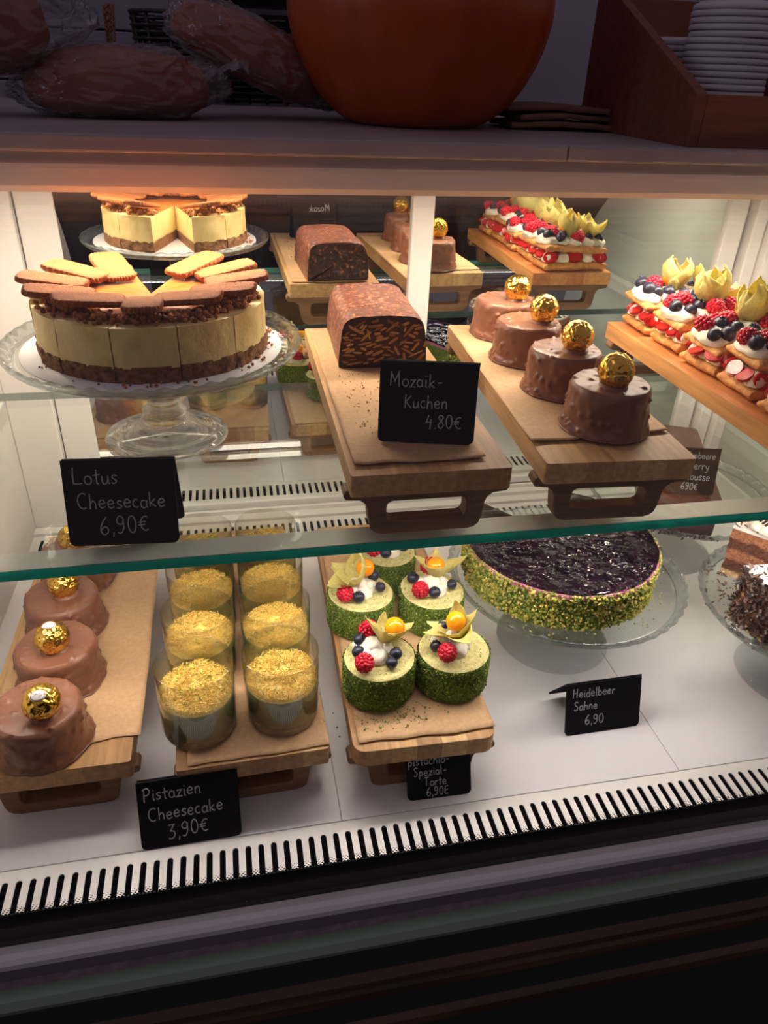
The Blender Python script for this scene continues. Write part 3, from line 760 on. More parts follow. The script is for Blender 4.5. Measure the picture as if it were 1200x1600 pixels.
# ------------------------------------------------------------------ glass cake stands
def cake_stand(label, x, y, z, R, H, rf, scale_lip=1.0):
    t = thing('cake_stand', label, 'cake stand', (x, y, z), 0, 'footed glass cake stands')
    n = 180
    pr = [(0.0, H - 0.0035), (R * 0.5, H - 0.0035), (R * 0.9, H - 0.0030), (R * 0.93, H - 0.002), (R * 0.93, H), (R * 0.9, H - 0.0), (R * 0.5, H), (0.0, H)]
    G().add(lathe(pr, 96)).build('plate', M['plateglass'], t)
    def rim(a, r, zz):
        s = 0.5 + 0.5 * sin(a * 46)
        tw = 0.5 + 0.5 * sin(a * 46 + (zz - H) * 260)
        if r > R * 0.955: return r + 0.0022 * tw, zz + 0.0016 * s
        return r, zz
    rp = [(R * 0.925, H - 0.0018), (R * 0.96, H - 0.001), (R * 0.985, H + 0.003), (R * 0.995, H + 0.0075), (R * 0.985, H + 0.0095), (R * 0.965, H + 0.0065), (R * 0.945, H + 0.0025), (R * 0.925, H + 0.001), (R * 0.925, H - 0.0018)]
    o = G().add(lathe(rp, 368, fr=rim)).build('rim', M['rimglass'], t); o['label'] = 'scalloped glass rim'
    fp = [(0.0, 0.0045), (rf * 0.35, 0.004), (rf * 0.8, 0.0015), (rf * 0.95, 0.0), (rf, 0.0018), (rf * 0.985, 0.0042), (rf * 0.8, 0.0082), (rf * 0.56, 0.013), (rf * 0.40, 0.020), (rf * 0.34, 0.027), (rf * 0.36, 0.031),
          (rf * 0.27, 0.036), (rf * 0.245, 0.048), (rf * 0.25, 0.064), (rf * 0.30, 0.074), (rf * 0.29, 0.079), (rf * 0.42, H - 0.0075), (rf * 0.60, H - 0.0040), (0.0, H - 0.0040)]
    G().add(lathe(fp, 72)).build('foot', M['footglass' if z > 0.1 else 'clearfoot'], t)
    return t
ST = [(-0.074, 0.743, ZS, 0.143, 0.098, 0.063), (0.364, 0.645, ZD, 0.1365, 0.098, 0.068), (0.625, 0.536, ZD, 0.131, 0.098, 0.066), (0.607, 0.806, ZD, 0.129, 0.098, 0.066)]
cake_stand('glass cake stand on the shelf under the tall cheesecake', *ST[0])
cake_stand('glass cake stand on the lower deck under the dark glossy berry cake', *ST[1])
cake_stand('glass cake stand at the right edge under the chocolate flake cake', *ST[2])
cake_stand('glass cake stand at the back right under the brown mousse cake', *ST[3])

# ------------------------------------------------------------------ cheesecake
CX, CY, CZ = -0.073, 0.742, ZS + 0.098 + 0.0003
o = G().add(lathe([(0, 0), (0.124, 0.0), (0.1245, 0.001), (0.124, 0.002), (0, 0.002)], 96)).build('cake_board', M['silverboard'], None, True, (CX - 0.002, CY, CZ))
tag(o, 'round silver cake board between the tall cheesecake and its glass stand', 'cake board')
CZ += 0.0022
cake = thing('cheesecake', 'tall round cheesecake topped with brown biscuits, cut in slices, on a glass stand', 'cake', (CX, CY, CZ))
def wedge(r_in, r_out, z0, z1, a0, a1, na=10, nzv=6, amp=0.0, s=60, seed=0, round_top=0.0):
    """ring sector solid, outer wall subdivided"""
    V = []; F = []
    def pt(r, a, z):
        p = (r * cos(a), r * sin(a), z)
        if amp:
            d = amp * nz(p, s, seed); return (p[0] + d * cos(a), p[1] + d * sin(a), p[2] + 0.3 * d)
        return p
    # outer wall
    def patch(f, nu, nv, flip=False):
        b = len(V)
        for j in range(nv + 1):
            for i in range(nu + 1): V.append(f(i / nu, j / nv))
        for j in range(nv):
            for i in range(nu):
                q = (b + j * (nu + 1) + i, b + j * (nu + 1) + i + 1, b + (j + 1) * (nu + 1) + i + 1, b + (j + 1) * (nu + 1) + i)
                F.append(q[::-1] if flip else q)
    A = lambda u: a0 + (a1 - a0) * u
    patch(lambda u, v: pt(r_out, A(u), z0 + (z1 - z0) * v), na, nzv)
    patch(lambda u, v: pt(r_in + (r_out - r_in) * v, A(u), z1), na, 8, True)
    patch(lambda u, v: pt(r_in + (r_out - r_in) * v, A(u), z0), na, 8)
    patch(lambda u, v: pt(r_in + (r_out - r_in) * u, a0, z0 + (z1 - z0) * v), 8, nzv)
    patch(lambda u, v: pt(r_in + (r_out - r_in) * u, a1, z0 + (z1 - z0) * v), 8, nzv, True)
    if r_in > 0.001: patch(lambda u, v: pt(r_in, A(u), z0 + (z1 - z0) * v), na, nzv, True)
    return V, F
def weld(o, d=0.00005):
    bm = bmesh.new(); bm.from_mesh(o.data); bmesh.ops.remove_doubles(bm, verts=bm.verts, dist=d)
    bmesh.ops.recalc_face_normals(bm, faces=bm.faces); bm.to_mesh(o.data); bm.free()
    o.data.set_sharp_from_angle(angle=radians(50)); return o

def biscuit_mesh():
    L, Wd, H = 0.061, 0.033, 0.0056
    n = 228; ring = []
    def sup(a, sx, sy, p=5.5):
        c, s = cos(a), sin(a)
        k = (abs(c) ** p + abs(s) ** p) ** (-1 / p)
        return c * k * sx, s * k * sy
    V = []; F = []
    lv = [(0.0, 0.93, 0.0), (0.0, 0.985, 0.2), (0.6, 1.0, 0.5), (0.0, 0.985, 0.85), (0, 0.95, 1.0), (0, 0.80, 0.93), (0, 0.5, 0.95), (0, 0.25, 0.94)]
    for (sc, k, zz) in lv:
        for i in range(n):
            a = 2 * pi * i / n
            x, y = sup(a, L / 2, Wd / 2)
            m = k * (1 + (0.032 * (1 if k > 0.85 else 0)) * cos(a * 38))
            V.append((x * m, y * m, zz * H))
    for j in range(len(lv) - 1):
        for i in range(n): F.append((j * n + i, j * n + (i + 1) % n, (j + 1) * n + (i + 1) % n, (j + 1) * n + i))
    F.append(tuple(range(n - 1, -1, -1))); F.append(tuple((len(lv) - 1) * n + i for i in range(n)))
    return V, F
BISC = biscuit_mesh()
def crumbs(g, n, fpos, smin, smax, rnd, sub=1, squash=0.8):
    v0, f0 = ico(sub)
    for _ in range(n):
        p = fpos(rnd)
        s = rnd.uniform(smin, smax)
        m = T(p[0], p[1], p[2], rnd.uniform(0, 6), rnd.uniform(0, 6), rnd.uniform(0, 6), (s * rnd.uniform(0.7, 1.3), s * rnd.uniform(0.7, 1.3), s * squash))
        g.add((v0, f0), m)
    return g
OCT = ([(1, 0, 0), (-1, 0, 0), (0, 1, 0), (0, -1, 0), (0, 0, 1), (0, 0, -1)], [(0, 2, 4), (2, 1, 4), (1, 3, 4), (3, 0, 4), (2, 0, 5), (1, 2, 5), (3, 1, 5), (0, 3, 5)])
def grit(g, n, fpos, smin, smax, rnd):
    for _ in range(n):
        p = fpos(rnd); s = rnd.uniform(smin, smax)
        g.add(OCT, T(p[0], p[1], p[2], rnd.uniform(0, 6), rnd.uniform(0, 6), rnd.uniform(0, 6), (s * rnd.uniform(0.6, 1.4), s * rnd.uniform(0.6, 1.4), s * rnd.uniform(0.5, 1.0))))
    return g

# biscuit: (slice centre angle) -> radius of its middle, its angle, axis angle, outward tilt
BIS = {120: (0.078, 122, 112, 17), 150: (0.086, 148, 158, 13), 180: (0.088, 176, 176, 11), 210: (0.082, 203, 188, 10), 240: (0.076, 232, 192, 8),
       270: (0.080, 270, 272, 9), 300: (0.068, 303, 352, 6), 330: (0.076, 334, 351, 7), 360: (0.082, 3, 3, 10), 390: (0.086, 33, 17, 13), 420: (0.082, 60, 42, 15)}
for k, (deg, (br, ba, ax, tl)) in enumerate(BIS.items()):
    rnd = random.Random(100 + k)
    a0, a1 = radians(deg - 14.75), radians(deg + 14.75)
    sl = weld(G().add(wedge(0.0004, 0.1075, 0.013, 0.0485, a0, a1, 12, 10, 0.0014, 70, k)).build('cake_slice', M['cheese'], cake))
    weld(G().add(wedge(0.0004, 0.1080, 0.0, 0.0145, a0, a1, 18, 6, 0.0034, 170, k + 40)).build('crust', M['crust'], sl))
    weld(G().add(wedge(0.0006, 0.088, 0.0483, 0.0497, a0 + 0.004, a1 - 0.004, 8, 1)).build('glaze', M['caramel'], sl))
    g = crumbs(G(), 95, lambda r: (lambda rr, aa: (rr * cos(aa), rr * sin(aa), 0.0490 + r.uniform(0, 0.0075) * (1 - abs(rr - 0.088) / 0.02)))(min(0.103, max(0.070, r.gauss(0.088, 0.007))), r.uniform(a0, a1)), 0.0013, 0.0036, rnd)
    g.build('crumble', M['crumble'], sl, smooth=False)
    b = G().add(BISC).build('biscuit', M['biscuit'], sl)
    bx, by = br * cos(radians(ba)), br * sin(radians(ba))
    b.matrix_local = Matrix.Translation((bx, by, 0.0575 + 0.0005 * (k % 3))) @ Matrix.Rotation(radians(ax), 4, 'Z') @ Matrix.Rotation(radians(-tl * 0.72), 4, 'Y')
g = crumbs(G(), 40, lambda r: (lambda a, q: (q * cos(a), q * sin(a), 0.0014))(r.uniform(-2.6, 0.4), r.uniform(0.109, 0.119)), 0.0006, 0.0022, random.Random(5))
o = g.build('cake_crumbs', M['crumble'], None, True, (CX, CY, CZ)); tag(o, 'brown biscuit crumbs scattered around the foot of the tall cheesecake', 'crumbs', kind='stuff')

# ------------------------------------------------------------------ mosaic cake block
def mosaic():
    t = thing('mosaic_cake', 'dark chocolate mosaic cake block with pale biscuit pieces in its cut face', 'cake', (0.1605, 0.815, BU + 0.003), radians(-2.0))
    L = 0.139
    sec = [(-0.0475, 0.0), (-0.0470, 0.018), (-0.0440, 0.040), (-0.0395, 0.0495), (-0.030, 0.0535), (-0.012, 0.0548), (0.012, 0.0548), (0.030, 0.0535), (0.0395, 0.0495), (0.0440, 0.040), (0.0470, 0.018), (0.0475, 0.0)]
    sec = catmull(sec, 4)
    sec += [(0.0475 - 0.0095 * i, 0.0) for i in range(1, 10)]
    n = len(sec); ny = 24
    V = []; F = []
    for j in range(ny + 1):
        y = -L / 2 + L * j / ny
        for (x, z) in sec:
            p = (x, y, z); d = 0.0012 * nz(p, 50, 3) + (0.0022 * nz(p, 90, 5) if j > ny - 4 else 0)
            q = 1 - (0.03 if j == ny else 0)
            V.append((x * (1 + d * 14) * q, y, max(0, z * (1 + d * 12) * q)))
    for j in range(ny):
        for i in range(n - 1): F.append((j * n + i, (j + 1) * n + i, (j + 1) * n + i + 1, j * n + i + 1))
        F.append((j * n + n - 1, (j + 1) * n + n - 1, (j + 1) * n, j * n))
    b = G().add((V, F)).build('chocolate_coat', M['mosaicskin'], t)
    face = [(x * 0.985, -L / 2 - 0.0006, z * 0.985) for x, z in sec]
    G().add((face, [tuple(range(n))])).build('cut_face', M['mosaic'], t, smooth=False)['label'] = 'cut face with pale biscuit pieces'
    rnd = random.Random(77); bits = G(); placed = []
    for _ in range(9000):
        if len(placed) > 240: break
        l = rnd.uniform(0.0030, 0.0095); w = rnd.uniform(0.0009, 0.0019); a = rnd.gauss(0.15, 0.42) if rnd.random() < 0.8 else rnd.uniform(-1.5, 1.5)
        x, z = rnd.uniform(-0.046, 0.046), rnd.uniform(0.003, 0.052)
        ok = True
        for q in (-1, 0, 1):
            X, Z = x + q * l * cos(a) * 0.5 * 2, z + q * l * sin(a)
            lim = 0.0455 if Z < 0.03 else 0.0455 - (Z - 0.03) * 0.35
            if abs(X) > lim or Z < 0.002 or Z > 0.052 - max(0, abs(X) - 0.02) * 0.25: ok = False
            for (px, pz, pl, pa, pw) in placed:
                if not ok or abs(px - X) > 0.013 or abs(pz - Z) > 0.013: continue
                for s_ in (-1, -0.5, 0, 0.5, 1):
                    if (px + s_ * pl * cos(pa) - X) ** 2 + (pz + s_ * pl * sin(pa) - Z) ** 2 < (pw + w + 0.0001) ** 2: ok = False
        if not ok: continue
        placed.append((x, z, l, a, w))
        m = 12; P = []
        for i in range(m):
            b = 2 * pi * i / m; k = rnd.uniform(0.8, 1.12)
            u, v = l * math.copysign(abs(cos(b)) ** 0.6, cos(b)) * k, w * math.copysign(abs(sin(b)) ** 0.7, sin(b)) * k
            P.append((x + u * cos(a) - v * sin(a), z + u * sin(a) + v * cos(a)))
        bits.add(([(p[0], -L / 2 - 0.0006, p[1]) for p in P] + [(p[0], -L / 2 - 0.0014, p[1]) for p in P], [tuple(range(m, 2 * m))] + [(i, (i + 1) % m, m + (i + 1) % m, m + i) for i in range(m)]))
    o = bits.build('biscuit_pieces', M['mosaicbit'], t, smooth=False); o['label'] = 'pale broken biscuit pieces in the cut face'
    # rough broken rear end
    def f(u, v):
        i = u * (n - 1); i0 = int(i); w = i - i0; i1 = min(i0 + 1, n - 1)
        x = sec[i0][0] * (1 - w) + sec[i1][0] * w; z = sec[i0][1] * (1 - w) + sec[i1][1] * w
        cx, cz = 0.0, 0.026
        X = cx + (x - cx) * (1 - v * 0.999) * 0.975; Z = max(0.0004, cz + (z - cz) * (1 - v * 0.999) * 0.975)
        return (X, L / 2 - 0.001 + 0.006 * abs(nz((X, 0, Z), 75, 2)) * min(1, v * 4), Z)
    G().add(grid(60, 12, f)).build('broken_end', M['mosaicend'], t)
    return t
mosaic()
g = grit(G(), 90, lambda r: (0.105 + abs(r.gauss(0, 0.02)), r.uniform(0.58, 0.735), BU + 0.0026), 0.0003, 0.0011, random.Random(8))
tag(g.build('cake_crumbs', M['crust'], None, False), 'brown crumbs scattered on the baking paper before the mosaic cake block', 'crumbs', kind='stuff')

# ------------------------------------------------------------------ chocolate mini cakes with a gold ball
def mini_cake(label, x, y, z, seed, sticker=False, ball=(0, 0), dark=False, r=0.0405, h=0.0425, rz=0.0, group=None):
    rnd = random.Random(seed)
    t = thing('mini_chocolate_cake', label, 'cake', (x, y, z + 0.0006), rz, group)
    pr = [(0.0, 0.0), (r * 0.98, 0.0), (r * 1.05, 0.0012), (r * 1.04, 0.004), (r * 1.0, 0.009), (r * 0.975, 0.02), (r * 0.965, 0.030), (r * 0.96, 0.035), (r * 0.945, 0.0385), (r * 0.905, 0.0412), (r * 0.83, h), (r * 0.5, h + 0.0004), (r * 0.25, h + 0.0003), (0.0, h)]
    def fr(a, rr, zz):
        k = rr / r
        d = 0.0016 * nz((cos(a) * 2, sin(a) * 2, zz * 60), 0.9, seed) + 0.0008 * nz((cos(a) * 5, sin(a) * 5, zz * 130), 1.1, seed + 4)
        if zz < 0.006 and k > 0.9: d += 0.0026 * max(0, nz((cos(a) * 4, sin(a) * 4, 0), 1.0, seed + 7))
        return rr + d * min(1, k), zz + (0.0007 * nz((cos(a) * k * 3, sin(a) * k * 3, 0), 1, seed + 2) if zz > 0.03 else 0)
    LV, LF = lathe(catmull(pr, 6), 150, fr=fr)
    A = np.array(LV); N = A.copy(); N[:, 2] = np.where(A[:, 2] > h - 0.003, 2.0, 0.0) * np.linalg.norm(A[:, :2], axis=1) + 1e-6
    N /= np.linalg.norm(N, axis=1)[:, None]
    D = np.zeros(len(A))
    for i in range(95):                                   # chopped nuts under the coating
        a = rnd.uniform(0, 2 * pi)
        if rnd.random() < 0.76:
            zz = abs(rnd.gauss(0, 0.016)) % 0.037; rr = r * (0.965 if zz > 0.01 else 1.0)
        else:
            zz = h; rr = rnd.uniform(0.42, 0.9) * r
        s = rnd.uniform(0.0011, 0.0024); e = rnd.uniform(0.6, 1.5); tw = rnd.uniform(0, pi)
        dv = A - np.array([rr * cos(a), rr * sin(a), zz])
        tx = dv @ np.array([-sin(a) * cos(tw), cos(a) * cos(tw), sin(tw)])
        d2 = (dv * dv).sum(1) + (e - 1) * tx * tx
        D = np.maximum(D, s * 0.95 * np.exp(-np.clip(d2 / (s * s * 1.2), 0, 30) ** 1.6))
    A = A + N * D[:, None]
    g = G().add(([tuple(v) for v in A], LF))
    bx, by = ball
    g.add(lathe([(0.0135, h - 0.002), (0.0125, h + 0.0022), (0.0095, h + 0.004), (0.005, h + 0.005)], 24), T(bx, by, 0))
    g.build('chocolate_coat', M['choc'], t)
    # foil wrapped praline
    br = 0.0158
    V, F = ico(5); out = []
    for v in V:
        d = Vector(v); so = Vector((seed * 1.7, seed * 0.6, 0))
        w = d + 0.25 * Vector((noise.noise(d * 2 + so), noise.noise(d * 2 - so), noise.noise(d * 2 + so * 2)))
        r1 = abs(noise.noise(w * 2.7 + so)); r2 = abs(noise.noise(w * 5.5 - so)); r3 = abs(noise.noise(w * 10 + so))
        q = 1.045 - 0.16 * r1 - 0.10 * r2 - 0.05 * r3
        if d.z < -0.6: q *= 1.04
        out.append(tuple(d * br * q))
    p = G().add((out, F)).build('foil_ball', M['gold'], t, smooth=True, loc=(bx, by, h + 0.0148), rot=(0, 0, rnd.uniform(0, 6)))
    p['label'] = 'gold foil wrapped praline'
    if sticker:
        dirv = Vector((0.12, -0.50, 0.86)).normalized() if sticker is True else Vector(sticker).normalized()
        def cap(u, v):
            a = 2 * pi * u; q = v * 1.0
            return (0.0064 * q * cos(a), 0.0048 * q * sin(a), 0.0169 - 1.9 * ((0.0064 * q * cos(a)) ** 2 + (0.0048 * q * sin(a)) ** 2) / 0.034)
        R = dirv.to_track_quat('Z', 'Y').to_matrix().to_4x4()
        pinv = p.rotation_euler.to_matrix().to_4x4().inverted()
        g = G().add(grid(28, 4, cap), pinv @ R)
        def ring(u, v):
            a = 2 * pi * u; q = 0.84 + 0.07 * v
            x, y = 0.0064 * q * cos(a), 0.0048 * q * sin(a)
            return (x, y, 0.01702 - 1.9 * (x * x + y * y) / 0.034)
        g.add(grid(28, 1, ring), pinv @ R, 1)
        s = g.build('oval_sticker', [M['sticker'], M['stickerink']], p)
        solidify(s, 0.00012); s['label'] = 'white oval sticker'
        for text, oy in (('FERRERO', 0.0003), ('ROCHER', -0.0018)):
            c = bpy.data.curves.new('sticker_print', 'FONT'); c.body = text; c.size = 0.0019; c.align_x = 'CENTER'; c.extrude = 0.00002
            tmp = bpy.data.objects.new('sticker_print', c); COL.objects.link(tmp)
            me = bpy.data.meshes.new_from_object(tmp.evaluated_get(bpy.context.evaluated_depsgraph_get()))
            bpy.data.objects.remove(tmp)
            me.materials.clear(); me.materials.append(M['stickerink'])
            me.transform(pinv @ R @ Matrix.Translation((0, oy, 0.01715)))
            tx = bpy.data.objects.new('sticker_print', me); COL.objects.link(tx); tx.parent = s
    return t
GU, GLW = 'chocolate mini cakes on the shelf', 'chocolate mini cakes on the lower deck'
for i, (x, y, bx, by) in enumerate([(0.332, 0.573, -0.004, -0.011), (0.329, 0.666, 0.005, -0.009), (0.325, 0.760, 0.012, -0.008), (0.330, 0.850, 0.009, -0.009)]):
    mini_cake('chocolate mini cake with gold ball, %s from the front on the shelf board' % ORD[i], x, y, BU + 0.0022, 11 + i, False, (bx, by), r=0.0380, group=GU)
for i, (x, y, bx, by, st) in enumerate([(-0.191, 0.511, 0.010, -0.012, (0.05, -0.45, 0.9)), (-0.189, 0.592, 0.002, -0.008, (0.0, -0.05, 1.0)), (-0.197, 0.674, 0.006, -0.002, (-0.05, 0.30, 1.0)), (-0.197, 0.760, 0.002, -0.002, False)]):
    mini_cake('chocolate mini cake with gold ball, %s from the front on the lower left board' % ORD[i], x, y, BL + 0.0022, 31 + i, st, (bx, by), r=0.0392, group=GLW)

# ------------------------------------------------------------------ dessert cups with yellow strands
def strand_mesh(seed, n=2100):
    rnd = random.Random(seed); g = G()
    R = 0.0325
    for i in range(n):
        a = rnd.uniform(0, 2 * pi); q = R * math.sqrt(rnd.random())
        top = 0.0150 * (1 - 0.55 * (q / R) ** 3) * (0.75 if q < 0.006 else 1.0) + 0.003 * nz((q * cos(a), q * sin(a), 0), 70, seed)
        z = top * (rnd.random() ** 0.45)
        p = Vector((q * cos(a), q * sin(a), z))
        d = Vector((rnd.gauss(0, 1), rnd.gauss(0, 1), rnd.gauss(0, 0.45))).normalized() * rnd.uniform(0.0016, 0.0036)
        c = Vector((rnd.gauss(0, 1), rnd.gauss(0, 1), rnd.gauss(0.3, 0.6))) * 0.0009
        pts = [p - d, p + c, p + d]
        lim = R + 0.001
        for w in pts:
            l = math.hypot(w.x, w.y)
            if l > lim: w.x *= lim / l; w.y *= lim / l
        g.add(tube(pts, rnd.uniform(0.00028, 0.00042), 3))
    g.add(lathe([(0.0, 0.0105), (0.02, 0.0095), (0.03, 0.005), (0.0325, 0.0)], 32))
    return g
SM = [strand_mesh(s).build('tmp', M['pasta']) for s in (3, 4)]
cup_root = None
def cup(label, x, y, z, k, rz):
    t = thing('dessert_cup', label, 'dessert', (x, y, z + 0.0004), rz, 'yellow topped dessert cups')
    R = 0.0338
    G().add(lathe([(0, 0.0), (R - 0.001, 0.0), (R - 0.0006, 0.001), (R - 0.0006, 0.009), (0, 0.009)], 48)).build('biscuit_layer', M['pistacrust'], t)
    G().add(lathe([(0, 0.009), (R - 0.0006, 0.0091), (R - 0.0006, 0.040), (R - 0.001, 0.0408), (0, 0.041)], 48)).build('pistachio_filling', M['pistacream'], t)
    s = bpy.data.objects.new('strand_topping', SM[k % 2].data); COL.objects.link(s); s.parent = t; s.location = (0, 0, 0.0405); s.rotation_euler = (0, 0, 1.3 * k)
    s['kind'] = 'stuff'; s['label'] = 'topping of yellow shredded pastry strands'
    o = G().add(lathe([(R, 0.0002), (R, 0.03), (R + 0.0004, 0.076), (R + 0.0007, 0.0764), (R + 0.0009, 0.076), (R + 0.0005, 0.03), (R + 0.0005, 0.0002)], 64)).build('clear_sleeve', M['plastic'], t)
    o['label'] = 'clear plastic sleeve'
    return t
k = 0
for col, xs, ys in (('left', [-0.0535, -0.0515, -0.0505, -0.0500], [0.508, 0.582, 0.655, 0.728]), ('right', [0.0235, 0.0235, 0.0235, 0.023], [0.512, 0.585, 0.657, 0.729])):
    for i, (x, y) in enumerate(zip(xs, ys)):
        cup('dessert cup with yellow strands, %s from the front in the %s row' % (ORD[i], col), x, y, BL + 0.0028, k, 0.7 * k); k += 1
for o in SM: bpy.data.objects.remove(o)

# ------------------------------------------------------------------ fruit
def raspberry_geo(seed, r=0.0086):
    g = G(); rnd = random.Random(seed); v0, f0 = ico(2)
    rows = [(0.10, 5), (0.32, 9), (0.56, 11), (0.80, 12), (1.0, 11)]
    for j, (u, n) in enumerate(rows):
        for i in range(n):
            a = 2 * pi * (i + 0.5 * (j % 2)) / n + rnd.uniform(-0.1, 0.1)
            ph = 0.15 + u * 1.75
            rr = r * sin(min(ph, 1.75)) * 0.86; zz = r * (0.15 + 1.0 * cos(ph) * 1.15)
            s = r * 0.27 * rnd.uniform(0.9, 1.1)
            g.add((v0, f0), T(rr * cos(a), rr * sin(a), zz, s=s))
    g.add(lathe([(0.0, r * 1.15), (r * 0.6, r * 0.8), (r * 0.8, 0.1 * r), (r * 0.55, -0.25 * r), (r * 0.25, -0.1 * r), (0, 0.3 * r)], 16))
    return g
def blueberry_geo(r=0.0062):
    pr = [(0.0, -r * 0.93), (r * 0.45, -r * 0.84), (r * 0.8, -r * 0.54), (r, 0.0), (r * 0.9, r * 0.45), (r * 0.62, r * 0.74), (r * 0.42, r * 0.86), (r * 0.40, r * 0.98), (r * 0.34, r * 0.96), (r * 0.30, r * 0.80), (r * 0.12, r * 0.74), (0, r * 0.76)]
    def fr(a, rr, z):
        if z > r * 0.9: return rr * (1 + 0.25 * cos(5 * a)), z + 0.05 * r * cos(5 * a)
        return rr, z
    return G().add(lathe(catmull(pr, 2), 30, fr=fr))
def husk_geo(seed, n=5, L=0.030, op0=0.5):
    """papery calyx: n pointed petals, closed like a lantern (op0 near 0) or peeled back (op0 near 1)"""
    g = G(); rnd = random.Random(seed)
    for i in range(n):
        a = 2 * pi * i / n + rnd.uniform(-0.2, 0.2); op = max(0.0, op0 * rnd.uniform(0.6, 1.35)); l = L * rnd.uniform(0.85, 1.2)
        wd = l * rnd.uniform(0.30, 0.38) * (1 + 0.15 * (1 - op)); tw = rnd.uniform(-0.5, 0.5); curl = rnd.uniform(-0.1, 0.5); sd = rnd.uniform(0, 90)
        def f(u, v):
            w = wd * (sin(pi * (0.10 + 0.88 * v ** 0.8)) ** 0.9) * (1 - 0.5 * v * v) + 0.0003
            x = (u - 0.5) * 2 * w
            rad = 0.0025 + l * (0.36 * sin(pi * (0.06 + 0.86 * v)) * (1 - op) + op * (0.80 * v - curl * 0.35 * v * v))
            z = l * (v * (1.05 - 0.50 * op) + op * curl * 0.45 * v * v)
            cup_ = 0.9 * x * x / wd
            wr = 0.0013 * noise.noise(Vector((x * 190 + sd, v * 6, sd))) + 0.0006 * sin(x * 1500 + sd) * v
            X, Y, Z = rad - cup_ * (0.7 + 0.5 * (1 - op)) + wr, x + tw * v * v * l * 0.35, z + wr + 0.5 * cup_ * op
            return (X * cos(a) - Y * sin(a), X * sin(a) + Y * cos(a), Z)
        g.add(grid(10, 14, f))
    return g
RASP = [raspberry_geo(s) for s in (1, 2)]; BLUE = blueberry_geo(); PHYS = G().add(ico(4), T(s=0.0098))
HUSK = [husk_geo(s, 5, 0.033, op) for s, op in ((1, 0.75), (2, 0.9), (3, 0.16), (4, 0.6))]
_me = {}
def inst(key, g, m, parent, loc, rot=(0, 0, 0), s=1.0, label=None):
    if key not in _me:
        o = g.build(key.rstrip('0123456789_'), m, parent)
        _me[key] = o.data
    else:
        o = bpy.data.objects.new(key.rstrip('0123456789_'), _me[key]); COL.objects.link(o); o.parent = parent
    o.location = loc; o.rotation_euler = rot; o.scale = (s, s, s)
    if label: o['label'] = label
    return o
def rasp(p, loc, rot, s=1.0, k=0): return inst('raspberry_%d' % (k % 2), RASP[k % 2], M['rasp'], p, loc, rot, s)
def blueb(p, loc, rot=(0, 0, 0), s=1.0): return inst('blueberry', BLUE, M['blueb'], p, loc, rot, s)
def phys(p, loc, s=1.0): return inst('physalis_berry', PHYS, M['physalis'], p, loc, (0, 0, 0), s, 'shiny orange physalis berry')
def husk(p, loc, rot, s=1.0, k=0):
    o = inst('husk_%d' % k, HUSK[k], M['husk'], p, loc, rot, s, 'papery yellow green physalis husk')
    if not o.modifiers: solidify(o, 0.0003)
    return o
def dollop(g, x, y, z, sx, sy, sz, seed):
    V, F = ico(4)
    out = []
    for v in V:
        d = Vector(v); q = 1 + 0.16 * noise.noise(d * 1.7 + Vector((seed, 0, 0))) + 0.05 * noise.noise(d * 4 + Vector((0, seed, 0)))
        zz = d.z * q
        if zz < -0.4: zz = -0.4
        out.append((x + d.x * q * sx, y + d.y * q * sy, z + zz * sz))
    g.add((out, F)); return g

